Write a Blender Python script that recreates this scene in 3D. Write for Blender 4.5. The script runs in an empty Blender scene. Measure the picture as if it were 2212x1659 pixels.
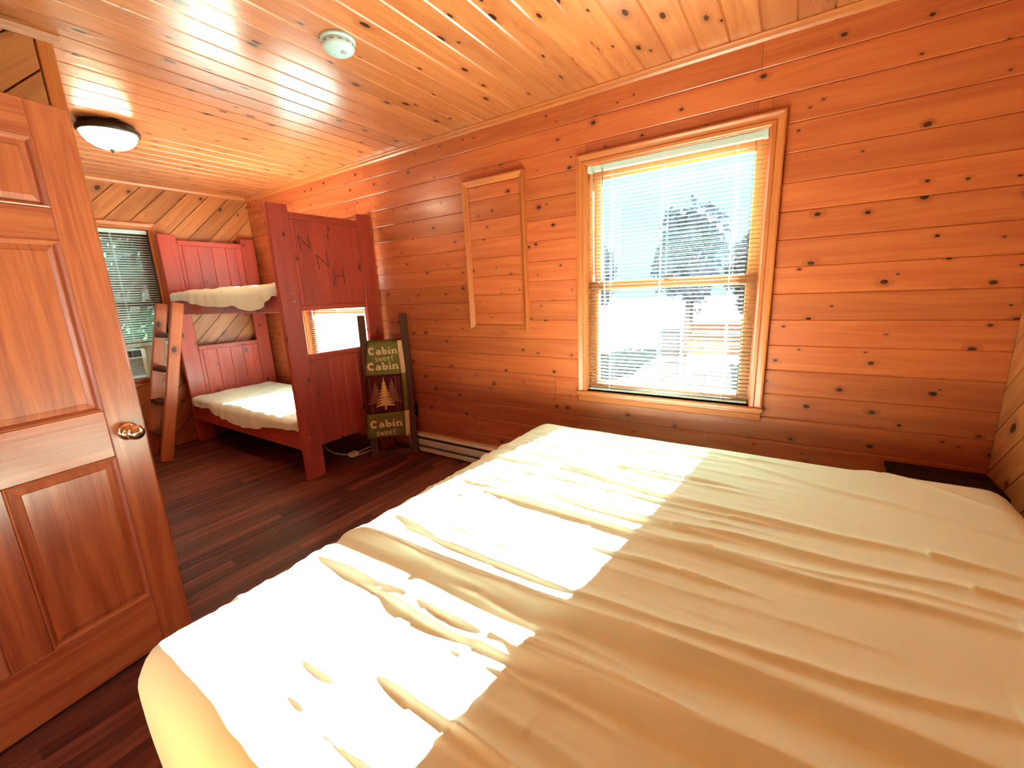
import bpy, bmesh, math, random
from mathutils import Vector, Matrix, noise

random.seed(7)
sc = bpy.context.scene
COL = sc.collection
PI = math.pi

# ------------------------------------------------------------------ camera, sky, sun, exposure
cam = bpy.data.cameras.new('camera')
cam.sensor_fit = 'HORIZONTAL'
cam.sensor_width = 36.0
cam.lens = 36.0 * 906.25 / 2212.0
cam.clip_start = 0.02
cam_o = bpy.data.objects.new('camera', cam)
COL.objects.link(cam_o)
RX = Vector((0.83611796, 0.54687059, -0.04288713))      # camera right in the room's axes
DN = Vector((0.08282025, -0.20313756, -0.97564130))     # camera down
FW = Vector((-0.54226152, 0.81219929, -0.21513892))     # camera forward
m = Matrix((RX, -DN, -FW)).transposed().to_4x4()
m.translation = Vector((0, 0, 1.345))
cam_o.matrix_world = m
sc.camera = cam_o

world = bpy.data.worlds.new('sky')
sc.world = world
world.use_nodes = True
bg = world.node_tree.nodes['Background']
bg.inputs['Color'].default_value = (0.68, 1.0, 1.0, 1)
bg.inputs['Strength'].default_value = 0.5

sun = bpy.data.lights.new('sun', 'SUN')
sun.energy = 150.0
sun.color = (0.95, 1.0, 1.0)
sun.angle = math.radians(0.55)
sun_o = bpy.data.objects.new('sun', sun)
COL.objects.link(sun_o)
sun_o.location = (2, 12, 6)
sun_o.rotation_euler = Vector((-0.123, -1.0, -0.44)).to_track_quat('-Z', 'Y').to_euler()

vs = sc.view_settings
vs.view_transform = 'Standard'
vs.look = 'None'
vs.gamma = 1.0
vs.use_curve_mapping = False
vs.exposure = 1.15
try:
    cy = sc.cycles
    cy.max_bounces = 10
    cy.diffuse_bounces = 6
    cy.glossy_bounces = 4
    cy.transmission_bounces = 8
    cy.transparent_max_bounces = 24
    cy.caustics_reflective = False
    cy.caustics_refractive = False
    cy.sample_clamp_indirect = 6.0
except Exception:
    pass

# ------------------------------------------------------------------ materials
def new_mat(name):
    mt = bpy.data.materials.new(name)
    mt.use_nodes = True
    nt = mt.node_tree
    return mt, nt, nt.nodes['Principled BSDF']

def plain(name, col, rough=0.5, metal=0.0, spec=0.5, noise_amt=0.06, nscale=30, emit=None, estr=0):
    mt, nt, b = new_mat(name)
    n = nt.nodes.new('ShaderNodeTexNoise'); n.inputs['Scale'].default_value = nscale; n.inputs['Detail'].default_value = 4
    tc = nt.nodes.new('ShaderNodeTexCoord')
    nt.links.new(tc.outputs['Object'], n.inputs['Vector'])
    mr = nt.nodes.new('ShaderNodeMapRange')
    mr.inputs['From Min'].default_value = 0.3; mr.inputs['From Max'].default_value = 0.7
    mr.inputs['To Min'].default_value = 1 - noise_amt; mr.inputs['To Max'].default_value = 1 + noise_amt
    nt.links.new(n.outputs['Fac'], mr.inputs['Value'])
    vm = nt.nodes.new('ShaderNodeVectorMath'); vm.operation = 'SCALE'
    vm.inputs[0].default_value = col[:3]
    nt.links.new(mr.outputs['Result'], vm.inputs['Scale'])
    nt.links.new(vm.outputs['Vector'], b.inputs['Base Color'])
    b.inputs['Roughness'].default_value = rough
    b.inputs['Metallic'].default_value = metal
    b.inputs['Specular IOR Level'].default_value = spec
    if emit:
        b.inputs['Emission Color'].default_value = (*emit, 1)
        b.inputs['Emission Strength'].default_value = estr
    return mt

def wood(name, light, dark, knot=(0.040, 0.009, 0.004), density=0.5, ksc=(4.0, 6.0), ksize=(0.05, 0.12),
         rough=0.32, grain=1.0, vary=0.12, coat=0.0, spec=0.5, halo=0.4):
    mt, nt, b = new_mat(name)
    N = nt.nodes.new; L = nt.links.new
    def node(t, **kw):
        n = N(t)
        for k, v in kw.items(): setattr(n, k, v)
        return n
    uv = node('ShaderNodeUVMap')
    def mapping(sx, sy):
        mp = node('ShaderNodeMapping'); mp.inputs['Scale'].default_value = (sx, sy, 1)
        L(uv.outputs['UV'], mp.inputs['Vector']); return mp.outputs['Vector']
    def smooth(val, a, bb, lo=0.0, hi=1.0):
        r = node('ShaderNodeMapRange', interpolation_type='SMOOTHSTEP')
        r.inputs['From Min'].default_value = a; r.inputs['From Max'].default_value = bb
        r.inputs['To Min'].default_value = lo; r.inputs['To Max'].default_value = hi
        L(val, r.inputs['Value']); return r.outputs['Result']
    def math2(op, a, c):
        n = node('ShaderNodeMath', operation=op)
        for i, x in enumerate((a, c)):
            if isinstance(x, (int, float)): n.inputs[i].default_value = x
            else: L(x, n.inputs[i])
        return n.outputs[0]
    # knots
    vo = node('ShaderNodeTexVoronoi', voronoi_dimensions='2D'); vo.inputs['Scale'].default_value = 1
    wob = node('ShaderNodeTexNoise'); wob.inputs['Scale'].default_value = 40
    L(uv.outputs['UV'], wob.inputs['Vector'])
    L(mapping(*ksc), vo.inputs['Vector'])
    sepc = node('ShaderNodeSeparateColor'); L(vo.outputs['Color'], sepc.inputs['Color'])
    sel = math2('LESS_THAN', sepc.outputs['Red'], density)
    size = smooth(sepc.outputs['Green'], 0.2, 1.0, ksize[0], ksize[1])
    dist = math2('ADD', vo.outputs['Distance'], math2('MULTIPLY', math2('SUBTRACT', wob.outputs['Fac'], 0.5), 0.03))
    d = math2('DIVIDE', dist, size)
    kmask = math2('MULTIPLY', smooth(d, 0.75, 1.15, 1.0, 0.0), sel)
    khalo = math2('MULTIPLY', smooth(d, 1.0, 3.2, 1.0, 0.0), sel)
    # grain, pushed aside round the knots
    ng = node('ShaderNodeTexNoise'); ng.inputs['Scale'].default_value = 1.0; ng.inputs['Detail'].default_value = 5
    ng.inputs['Roughness'].default_value = 0.62; ng.inputs['Distortion'].default_value = 0.6
    va = node('ShaderNodeVectorMath', operation='ADD'); L(mapping(1.3, 20 * grain), va.inputs[0])
    cx = node('ShaderNodeCombineXYZ'); L(math2('MULTIPLY', khalo, 1.6), cx.inputs['Y']); L(cx.outputs[0], va.inputs[1])
    L(va.outputs[0], ng.inputs['Vector'])
    nf = node('ShaderNodeTexNoise'); nf.inputs['Scale'].default_value = 1.0; nf.inputs['Detail'].default_value = 3
    L(mapping(4, 160 * grain), nf.inputs['Vector'])
    g = math2('ADD', math2('MULTIPLY', smooth(ng.outputs['Fac'], 0.33, 0.68), 0.75), math2('MULTIPLY', smooth(nf.outputs['Fac'], 0.3, 0.7), 0.25))
    def mix(fac, a, c):
        n = node('ShaderNodeMix', data_type='RGBA')
        L(fac, n.inputs['Factor'])
        for s, x in (('A', a), ('B', c)):
            i = [k for k in n.inputs if k.identifier == s + '_Color'][0]
            if isinstance(x, tuple): i.default_value = (*x, 1)
            else: L(x, i)
        return [o for o in n.outputs if o.identifier == 'Result_Color'][0]
    c = mix(g, dark, light)
    c = mix(math2('MULTIPLY', khalo, halo), c, tuple(0.45 * a + 0.55 * k for a, k in zip(dark, knot)))
    c = mix(kmask, c, knot)
    oi = node('ShaderNodeObjectInfo')
    hs = node('ShaderNodeHueSaturation')
    hs.inputs['Saturation'].default_value = 1.0
    L(smooth(oi.outputs['Random'], 0, 1, 1 - vary, 1 + vary), hs.inputs['Value'])
    L(c, hs.inputs['Color'])
    L(hs.outputs['Color'], b.inputs['Base Color'])
    rr = smooth(g, 0, 1, rough * 1.15, rough * 0.9)
    L(rr, b.inputs['Roughness'])
    b.inputs['Specular IOR Level'].default_value = spec
    b.inputs['Coat Weight'].default_value = coat
    b.inputs['Coat Roughness'].default_value = 0.2
    bp = node('ShaderNodeBump'); bp.inputs['Strength'].default_value = 0.12; bp.inputs['Distance'].default_value = 0.004
    L(math2('SUBTRACT', g, math2('MULTIPLY', kmask, 0.8)), bp.inputs['Height'])
    L(bp.outputs['Normal'], b.inputs['Normal'])
    return mt

PINE = wood('pine_wall', (0.50, 0.128, 0.038), (0.37, 0.070, 0.022), ksize=(0.028, 0.070), density=0.9, ksc=(4.8, 7.0), rough=0.34, coat=0.25)
PINE_C = wood('pine_ceiling', (0.52, 0.170, 0.056), (0.39, 0.098, 0.030), density=0.75, ksc=(3.2, 7.5), ksize=(0.04, 0.085), rough=0.24, coat=0.3, vary=0.10)
PINE_D = wood('pine_diagonal', (0.46, 0.165, 0.050), (0.33, 0.095, 0.028), density=0.6, rough=0.36)
OAK = wood('oak_trim', (0.52, 0.16, 0.04), (0.38, 0.09, 0.022), density=0.0, rough=0.3, grain=2.2, vary=0.05)
DOORW = wood('door_wood', (0.50, 0.135, 0.048), (0.28, 0.050, 0.018), density=0.0, rough=0.32, grain=1.1, vary=0.05, coat=0.5)
REDW = wood('red_stained_pine', (0.42, 0.058, 0.034), (0.31, 0.034, 0.022), knot=(0.08, 0.012, 0.008), density=0.5, ksc=(3.2, 5.5), ksize=(0.04, 0.09), rough=0.34, vary=0.08, halo=0.3)
LADW = wood('ladder_pine', (0.44, 0.12, 0.042), (0.32, 0.075, 0.026), density=0.4, rough=0.42, vary=0.06)
DARKW = wood('dark_stained_wood', (0.105, 0.036, 0.018), (0.060, 0.020, 0.010), knot=(0.03, 0.01, 0.006), density=0.1, rough=0.6, vary=0.05, spec=0.2)
FLOORW = wood('floor_strip', (0.19, 0.052, 0.032), (0.065, 0.017, 0.011), knot=(0.09, 0.03, 0.018), density=0.08, rough=0.40, grain=1.6, vary=0.45, spec=0.3)
BLACKW = wood('black_stained_wood', (0.022, 0.009, 0.007), (0.014, 0.006, 0.005), knot=(0.01, 0.005, 0.004), density=0.0, rough=0.6, spec=0.25)

SHEET = plain('cotton_sheet', (0.82, 0.91, 0.70), rough=0.85, spec=0.2, noise_amt=0.02, nscale=400)
SHEET2 = plain('bunk_sheet', (0.72, 0.78, 0.68), rough=0.85, spec=0.2, noise_amt=0.02, nscale=400)
WHITE = plain('white_plastic', (0.60, 0.84, 0.84), rough=0.4, noise_amt=0.01)
SLAT = plain('blind_slat', (0.66, 0.86, 0.82), rough=0.45, noise_amt=0.01)
GREYP = plain('grey_plastic', (0.30, 0.30, 0.31), rough=0.5, noise_amt=0.02)
DARKP = plain('dark_plastic', (0.03, 0.03, 0.035), rough=0.5, noise_amt=0.02)
ALMOND = plain('almond_metal', (0.60, 0.50, 0.36), rough=0.45, noise_amt=0.02)
BRONZE = plain('dark_bronze', (0.045, 0.030, 0.018), rough=0.38, metal=0.6, noise_amt=0.1)
BRASS = plain('polished_brass', (0.86, 0.62, 0.40), rough=0.10, metal=1.0, noise_amt=0.01)
STEEL = plain('zinc_screw', (0.6, 0.58, 0.55), rough=0.3, metal=1.0)
CARVE = plain('scratched_wood', (0.07, 0.016, 0.010), rough=0.8)
CREAMCORD = plain('cream_cord', (0.85, 0.70, 0.48), rough=0.55)
GREENQ = plain('green_quilt_cloth', (0.165, 0.140, 0.034), rough=0.95, spec=0.1, noise_amt=0.25, nscale=220)
MAROONQ = plain('maroon_quilt_cloth', (0.085, 0.010, 0.012), rough=0.95, spec=0.1, noise_amt=0.25, nscale=220)
CREAMQ = plain('cream_quilt_cloth', (0.80, 0.58, 0.30), rough=0.95, spec=0.1, noise_amt=0.15, nscale=220)
TANQ = plain('tan_quilt_cloth', (0.40, 0.20, 0.095), rough=0.95, spec=0.1, noise_amt=0.15, nscale=220)
PINKQ = plain('dusky_quilt_cloth', (0.28, 0.10, 0.06), rough=0.95, spec=0.1, noise_amt=0.2, nscale=220)
GOLDQ = plain('gold_quilt_cloth', (0.78, 0.45, 0.17), rough=0.95, spec=0.1, noise_amt=0.25, nscale=260)
LEAF = plain('bush_leaf', (0.016, 0.075, 0.010), rough=0.5, noise_amt=0.3, nscale=6)
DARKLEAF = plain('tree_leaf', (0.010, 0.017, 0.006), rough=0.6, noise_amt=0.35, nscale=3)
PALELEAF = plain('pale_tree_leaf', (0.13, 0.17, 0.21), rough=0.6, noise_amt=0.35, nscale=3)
BARK = plain('bark', (0.10, 0.07, 0.05), rough=0.9, noise_amt=0.3)
GRAVEL = plain('gravel_ground', (0.060, 0.060, 0.068), rough=0.95, noise_amt=0.2, nscale=8)
REFLECTOR = plain('pale_reflector', (0.34, 0.35, 0.35), rough=0.9, noise_amt=0.1, nscale=5)  # pale ground colour added to bounce sunlight up through the bunk window
FENCEW = plain('fence_wood', (0.22, 0.13, 0.07), rough=0.8, noise_amt=0.15)
SIDING = plain('wall_back', (0.30, 0.12, 0.05), rough=0.8)

def glass_mat():
    mt = bpy.data.materials.new('window_glass'); mt.use_nodes = True
    nt = mt.node_tree; nt.nodes.clear()
    o = nt.nodes.new('ShaderNodeOutputMaterial')
    mx = nt.nodes.new('ShaderNodeMixShader'); t = nt.nodes.new('ShaderNodeBsdfTransparent'); g = nt.nodes.new('ShaderNodeBsdfGlossy')
    t.inputs['Color'].default_value = (0.96, 0.99, 0.98, 1)
    g.inputs['Roughness'].default_value = 0.02
    mx.inputs[0].default_value = 0.06
    nt.links.new(t.outputs[0], mx.inputs[1]); nt.links.new(g.outputs[0], mx.inputs[2]); nt.links.new(mx.outputs[0], o.inputs['Surface'])
    return mt
GLASS = glass_mat()
def lamp_mat():
    mt, nt, b = new_mat('lit_frosted_glass')
    n = nt.nodes.new('ShaderNodeTexNoise'); n.inputs['Scale'].default_value = 12
    mr = nt.nodes.new('ShaderNodeMapRange'); mr.inputs['To Min'].default_value = 24.0; mr.inputs['To Max'].default_value = 32.0
    nt.links.new(n.outputs['Fac'], mr.inputs['Value'])
    b.inputs['Base Color'].default_value = (0.9, 0.85, 0.7, 1)
    b.inputs['Emission Color'].default_value = (1.0, 0.86, 0.56, 1)
    nt.links.new(mr.outputs['Result'], b.inputs['Emission Strength'])
    return mt
LAMPGLASS = lamp_mat()

# ------------------------------------------------------------------ builders
def link_mesh(name, me, mt, parent=None, label=None, smooth=False):
    if mt: me.materials.append(mt)
    o = bpy.data.objects.new(name, me)
    COL.objects.link(o)
    if parent is not None: o.parent = parent
    if label: o['label'] = label
    if smooth:
        for p in me.polygons: p.use_smooth = True
    return o

def tag(o, label=None, cat=None, group=None, kind=None):
    if label: o['label'] = label
    if cat: o['category'] = cat
    if group: o['group'] = group
    if kind: o['kind'] = kind
    return o

def thing(name, label, cat, loc=(0, 0, 0), group=None):
    o = bpy.data.objects.new(name, None)
    o.empty_display_size = 0.1
    COL.objects.link(o)
    o.location = loc
    return tag(o, label, cat, group)

def local(parent, p):
    return Vector(p) - parent.location if parent is not None else Vector(p)

def mesh_from(name, verts, faces, mt, parent=None, uvs=None, label=None, smooth=False, axis=None, off=None):
    """verts in room coordinates; parents are Empties or meshes without rotation"""
    org = Vector((0, 0, 0))
    p = parent
    while p is not None:
        org += p.location; p = p.parent
    vv = [Vector(v) - org for v in verts]
    me = bpy.data.meshes.new(name)
    me.from_pydata([tuple(v) for v in vv], [], faces)
    me.update()
    set_uv(me, [Vector(v) for v in verts], axis, off, uvs)
    return link_mesh(name, me, mt, parent, label, smooth)

def set_uv(me, world, axis=None, off=None, uvs=None):
    ul = me.uv_layers.new(name='UVMap')
    if uvs is not None:
        for lp in me.loops: ul.data[lp.index].uv = uvs[lp.vertex_index]
        return
    if off is None: off = (random.uniform(0, 40), random.uniform(0, 40))
    if axis is None:
        mn = Vector((1e9,) * 3); mx = Vector((-1e9,) * 3)
        for v in world:
            for i in range(3): mn[i] = min(mn[i], v[i]); mx[i] = max(mx[i], v[i])
        dd = mx - mn
        k = max(range(3), key=lambda i: dd[i])
        axis = Vector([1.0 if i == k else 0.0 for i in range(3)])
    axis = Vector(axis).normalized()
    a1 = axis.orthogonal().normalized(); a2 = axis.cross(a1)
    for p in me.polygons:
        n = p.normal
        t = axis.cross(n)
        if t.length < 0.3: t = a1 if abs(a1.dot(n)) < 0.9 else a2
        t.normalize()
        # keep a stable sign
        if (t.x + t.y * 1.3 + t.z * 1.7) < 0: t = -t
        for li in p.loop_indices:
            w = world[me.loops[li].vertex_index]
            ul.data[li].uv = (w.dot(axis) + off[0], w.dot(t) + off[1])

def box(name, lo, hi, mt, parent=None, bevel=0.004, label=None, rot=None, axis=None, seg=1):
    """bevelled box from lo to hi in room coordinates, optionally turned by rot (Matrix 3x3) about its centre"""
    lo = Vector(lo); hi = Vector(hi)
    c = (lo + hi) / 2; h = (hi - lo) / 2
    bm = bmesh.new()
    bmesh.ops.create_cube(bm, size=2)
    for v in bm.verts: v.co = Vector((v.co.x * h.x, v.co.y * h.y, v.co.z * h.z))
    bv = min(bevel, 0.45 * 2 * min(h))
    if bv > 0:
        bmesh.ops.bevel(bm, geom=bm.edges[:], offset=bv, segments=seg, affect='EDGES', profile=0.5)
    if axis is None:
        k = max(range(3), key=lambda i: h[i]); axis = Vector([1.0 if i == k else 0.0 for i in range(3)])
    axis = Vector(axis)
    if rot is not None:
        for v in bm.verts: v.co = rot @ v.co
        axis = rot @ axis
    verts = [v.co + c for v in bm.verts]
    bm.verts.index_update()
    faces = [[v.index for v in f.verts] for f in bm.faces]
    bm.free()
    return mesh_from(name, verts, faces, mt, parent, label=label, axis=axis)

def boxes_mesh(name, lst, mt, parent=None, label=None, axis=None):
    verts = []; faces = []
    for lo, hi in lst:
        b = len(verts)
        for x in (lo[0], hi[0]):
            for y in (lo[1], hi[1]):
                for z in (lo[2], hi[2]): verts.append((x, y, z))
        for f in ((0, 1, 3, 2), (4, 6, 7, 5), (0, 4, 5, 1), (2, 3, 7, 6), (0, 2, 6, 4), (1, 5, 7, 3)): faces.append([b + i for i in f])
    return mesh_from(name, verts, faces, mt, parent, label=label, axis=axis)

def beam(name, p0, p1, w, d, wdir, mt, parent=None, bevel=0.004, label=None):
    """square timber from p0 to p1, w across wdir, d across the third direction"""
    p0 = Vector(p0); p1 = Vector(p1); T = (p1 - p0).normalized()
    W = Vector(wdir); W = (W - T * W.dot(T)).normalized(); Dd = T.cross(W)
    rot = Matrix((W, Dd, T)).transposed()
    c = (p0 + p1) / 2; L = (p1 - p0).length
    h = Vector((w / 2, d / 2, L / 2))
    return box(name, c - h, c + h, mt, parent, bevel, label, rot=rot, axis=(0, 0, 1))

def moulding(name, prof, A, B, O, Nn, mt, parent=None, ms=0.0, me_=0.0, label=None):
    """profile (w along O, h along Nn) swept from A to B; ms, me_ mitre factors (+1 lengthens with w)"""
    A = Vector(A); B = Vector(B); O = Vector(O); Nn = Vector(Nn); T = (B - A).normalized()
    n = len(prof); verts = []; faces = []
    for w, h in prof: verts.append(A + O * w + Nn * h - T * (w * ms))
    for w, h in prof: verts.append(B + O * w + Nn * h + T * (w * me_))
    for i in range(n):
        j = (i + 1) % n; faces.append([i, j, n + j, n + i])
    faces.append(list(range(n))[::-1]); faces.append([n + i for i in range(n)])
    o = mesh_from(name, verts, faces, mt, parent, label=label, axis=T)
    fix_normals(o.data)
    return o

def fix_normals(me):
    bm = bmesh.new(); bm.from_mesh(me); bmesh.ops.recalc_face_normals(bm, faces=bm.faces[:]); bm.to_mesh(me); bm.free()

def tube(name, pts, r, mt, parent=None, sides=8, label=None, closed=False):
    pts = [Vector(p) for p in pts]; verts = []; faces = []
    rs = r if isinstance(r, (list, tuple)) else [r] * len(pts)
    for i, p in enumerate(pts):
        T = (pts[min(i + 1, len(pts) - 1)] - pts[max(i - 1, 0)]).normalized()
        a = T.orthogonal().normalized() if i == 0 else (a - T * a.dot(T)).normalized()
        b = T.cross(a)
        for k in range(sides):
            t = 2 * PI * k / sides
            verts.append(p + (a * math.cos(t) + b * math.sin(t)) * rs[i])
    for i in range(len(pts) - 1):
        for k in range(sides):
            k2 = (k + 1) % sides
            faces.append([i * sides + k, i * sides + k2, (i + 1) * sides + k2, (i + 1) * sides + k])
    faces.append(list(range(sides))[::-1]); faces.append([(len(pts) - 1) * sides + k for k in range(sides)])
    return mesh_from(name, verts, faces, mt, parent, label=label, smooth=True)

def lathe(name, prof, centre, axis, mt, parent=None, sides=32, label=None, smooth=True):
    """profile (r, h) turned about axis through centre"""
    c = Vector(centre); A = Vector(axis).normalized(); u = A.orthogonal().normalized(); v = A.cross(u)
    verts = []; faces = []; n = len(prof)
    for r, h in prof:
        for k in range(sides):
            t = 2 * PI * k / sides
            verts.append(c + A * h + (u * math.cos(t) + v * math.sin(t)) * max(r, 1e-4))
    for i in range(n - 1):
        for k in range(sides):
            k2 = (k + 1) % sides
            faces.append([i * sides + k, (i + 1) * sides + k, (i + 1) * sides + k2, i * sides + k2])
    faces.append(list(range(sides))); faces.append([(n - 1) * sides + k for k in range(sides)][::-1])
    o = mesh_from(name, verts, faces, mt, parent, label=label)
    fix_normals(o.data)
    if smooth:
        for p in o.data.polygons: p.use_smooth = len(p.vertices) == 4
    return o

def copy_obj(o, parent, loc=None):
    c = o.copy(); COL.objects.link(c); c.parent = parent
    if loc is not None: c.location = loc
    return c

def struct(o):
    o['kind'] = 'structure'; return o

# ------------------------------------------------------------------ room shell
WX0, WX1 = -5.0, 0.76          # far end wall, right end wall
YB, YW = -0.37, 2.5            # back wall, window wall
H = 2.44
T = 0.12                       # wall core thickness
BT = 0.016                     # board thickness
PITCH = 0.1275
ZT = 2.297                     # first groove below the ceiling

def clip_poly(poly, a, b, c):
    """keep a*x + b*y <= c"""
    out = []
    for i in range(len(poly)):
        p = poly[i]; q = poly[(i + 1) % len(poly)]
        fp = a * p[0] + b * p[1] - c; fq = a * q[0] + b * q[1] - c
        if fp <= 1e-9: out.append(p)
        if (fp < -1e-9 and fq > 1e-9) or (fp > 1e-9 and fq < -1e-9):
            t = fp / (fp - fq); out.append((p[0] + (q[0] - p[0]) * t, p[1] + (q[1] - p[1]) * t))
    return out

def slab_board(name, poly, O, U, V, Nn, thick, mt, parent, dirv, off):
    """prism of polygon (in U, V) standing `thick` proud of O along Nn"""
    O = Vector(O); U = Vector(U); V = Vector(V); Nn = Vector(Nn)
    n = len(poly); verts = []; uvs = []
    d = dirv; e = (-dirv[1], dirv[0])
    for hh in (thick, 0.0):
        for (x, y) in poly:
            verts.append(O + U * x + V * y + Nn * hh)
            uvs.append((x * d[0] + y * d[1] + off[0], x * e[0] + y * e[1] + off[1] + (0.02 if hh == 0 else 0)))
    faces = [list(range(n))] + [[i, n + i, n + (i + 1) % n, (i + 1) % n] for i in range(n)]
    return mesh_from(name, verts, faces, mt, parent, uvs=uvs, off=(0, 0))

def vboard(name, x0, x1, z0, z1, O, U, V, Nn, mt, parent, off, g=0.0045, ends=0.0008, thick=BT, top=True, bot=True):
    """board along U from x0 to x1 with V-chamfered long edges"""
    O = Vector(O); U = Vector(U); V = Vector(V); Nn = Vector(Nn)
    x0 += ends; x1 -= ends
    gt = g if top else 0.0; gb = g if bot else 0.0
    sec = [(z0, 0.0), (z0, thick - g), (z0 + gb, thick), (z1 - gt, thick), (z1, thick - g), (z1, 0.0)]
    verts = []; uvs = []
    for x in (x0, x1):
        for z, h in sec:
            verts.append(O + U * x + V * z + Nn * h); uvs.append((x + off[0], z + off[1]))
    n = len(sec)
    faces = [[i, i + 1, n + i + 1, n + i] for i in range(n - 1)] + [list(range(n))[::-1], [n + i for i in range(n)]]
    o = mesh_from(name, verts, faces, mt, parent, uvs=uvs, off=(0, 0))
    fix_normals(o.data)
    return o

# window wall, with openings (x0, x1, z0, z1)
W1 = (-1.075, -0.149, 0.69, 2.045)
W3 = (-4.18, -3.09, 0.56, 1.955)
OPEN = [W3, W1]
def wall_core(name, x0, x1, z0, z1, opens, make):
    """rectangles around the openings, make(x0,x1,z0,z1) -> (lo,hi)"""
    lst = []; cur = x0
    for a, b, c, d in sorted(opens):
        lst.append(make(cur, a, z0, z1))
        if c > z0: lst.append(make(a, b, z0, c))
        lst.append(make(a, b, d, z1)); cur = b
    lst.append(make(cur, x1, z0, z1))
    return struct(boxes_mesh(name, lst, SIDING))

ww = wall_core('wall_window', WX0 - T, WX1 + T, -0.05, H, OPEN, lambda a, b, c, d: ((a, YW + BT, c), (b, YW + T, d)))
rows = []
z1 = ZT
rows.append((ZT, H - 0.004))
k = 0
while z1 > 0.02:
    z0 = max(z1 - PITCH, 0.0); rows.append((z0, z1)); z1 = z0
fixed_joints = {0: [-0.206], 2: [-0.209], 15: [-0.344]}
for r, (z0, z1) in enumerate(rows):
    cuts = [WX0]
    x = WX0 + random.uniform(0.7, 2.6)
    fj = fixed_joints.get(r, [])
    while x < WX1 - 0.6:
        inwin = any(a - 0.1 < x < b + 0.1 and z0 < d and z1 > c for a, b, c, d in OPEN)
        nearfix = any(abs(x - q) < 1.6 for q in fj)
        clear = -2.7 < x < 0.5
        if not inwin and not nearfix and (not clear or r % 5 == 3): cuts.append(x)
        x += random.uniform(1.8, 3.2)
    cuts = sorted(cuts + fj) + [WX1]
    for i in range(len(cuts) - 1):
        a, b = cuts[i], cuts[i + 1]
        off = (random.uniform(0, 60), random.uniform(0, 60))
        segs = [(a, b, z0, z1, True, True)]
        for (oa, ob, oc, od) in OPEN:
            nxt = []
            for (p, q, c0, c1, tp, bt) in segs:
                if q <= oa or p >= ob or c1 <= oc or c0 >= od: nxt.append((p, q, c0, c1, tp, bt)); continue
                if p < oa: nxt.append((p, oa, c0, c1, tp, bt))
                if q > ob: nxt.append((ob, q, c0, c1, tp, bt))
                if c0 < oc: nxt.append((max(p, oa), min(q, ob), c0, oc, False, bt))
                if c1 > od: nxt.append((max(p, oa), min(q, ob), od, c1, tp, False))
            segs = nxt
        for (p, q, c0, c1, tp, bt) in segs:
            if q - p < 0.01 or c1 - c0 < 0.004: continue
            vboard('board', p, q, c0, c1, (0, YW + BT, 0), (1, 0, 0), (0, 0, 1), (0, -1, 0), PINE, ww, off, top=tp, bot=bt,
                   ends=0.0008 if (p in cuts or q in cuts) else 0.0)

def diag_wall(wall, O, U, V, Nn, w, h, opens, sgn, phase, mt, pitch=0.1275, gap=0.006):
    """boards at 45 degrees on the rectangle 0..w x 0..h; sgn +1 rises with U"""
    s = math.sqrt(0.5)
    d = (s, s * sgn); e = (-s * sgn, s)
    kmin = -80; kmax = 80
    regs = [(0, w, 0, h)]
    for (oa, ob, oc, od) in opens:
        nr = []
        for (a, b, c, dd) in regs:
            if ob <= a or oa >= b: nr.append((a, b, c, dd)); continue
            if oa > a: nr.append((a, oa, c, dd))
            if ob < b: nr.append((ob, b, c, dd))
            if oc > c: nr.append((max(a, oa), min(b, ob), c, oc))
            if od < dd: nr.append((max(a, oa), min(b, ob), od, dd))
        regs = nr
    for kk in range(kmin, kmax):
        lo = phase + kk * pitch + gap / 2; hi = phase + (kk + 1) * pitch - gap / 2
        off = (random.uniform(0, 60), random.uniform(0, 60))
        for (a, b, c, dd) in regs:
            p = [(a, c), (b, c), (b, dd), (a, dd)]
            p = clip_poly(p, e[0], e[1], hi)
            if len(p) > 2: p = clip_poly(p, -e[0], -e[1], -lo)
            if len(p) < 3: continue
            area = 0.5 * abs(sum(p[i][0] * p[(i + 1) % len(p)][1] - p[(i + 1) % len(p)][0] * p[i][1] for i in range(len(p))))
            if area < 2e-4: continue
            o = slab_board('board', p, O, U, V, Nn, BT, mt, wall, d, off)
            fix_normals(o.data)

# far end wall (x = -5) with the air conditioner window; U = +y
W2 = (0.66, 1.58, 0.70, 2.035)
we = wall_core('wall_end', YB - T, YW + BT, -0.05, H, [W2], lambda a, b, c, d: ((WX0 - T, a, c), (WX0 - BT, b, d)))
# groove through (y 1.933, z 2.383): e = (-s, s): offset of groove
s_ = math.sqrt(0.5)
ph = (-(1.933 - YB) + 2.383) * s_
diag_wall(we, (WX0 - BT, YB, 0), (0, 1, 0), (0, 0, 1), (1, 0, 0), YW - YB - 0.001, H, [(W2[0] - YB, W2[1] - YB, W2[2], W2[3])], 1, ph, PINE_D)
# right end wall, U = -y
wr = struct(boxes_mesh('wall_right', [((WX1 + BT, YB - T, -0.05), (WX1 + T, YW + BT, H))], SIDING))
ph = (-(YW - 2.497) + 0.682) * s_
diag_wall(wr, (WX1 + BT, YW, 0), (0, -1, 0), (0, 0, 1), (-1, 0, 0), YW - YB, H, [], 1, ph, PINE_D)
# back wall with the doorway the open door belongs to
DOORWAY = (-1.885, -1.02, -0.05, 2.01)
wb = wall_core('wall_back', WX0 - T, WX1 + T, -0.05, H, [DOORWAY], lambda a, b, c, d: ((a, YB - T, c), (b, YB, d)))
wb.data.materials[0] = PINE_D
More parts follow.
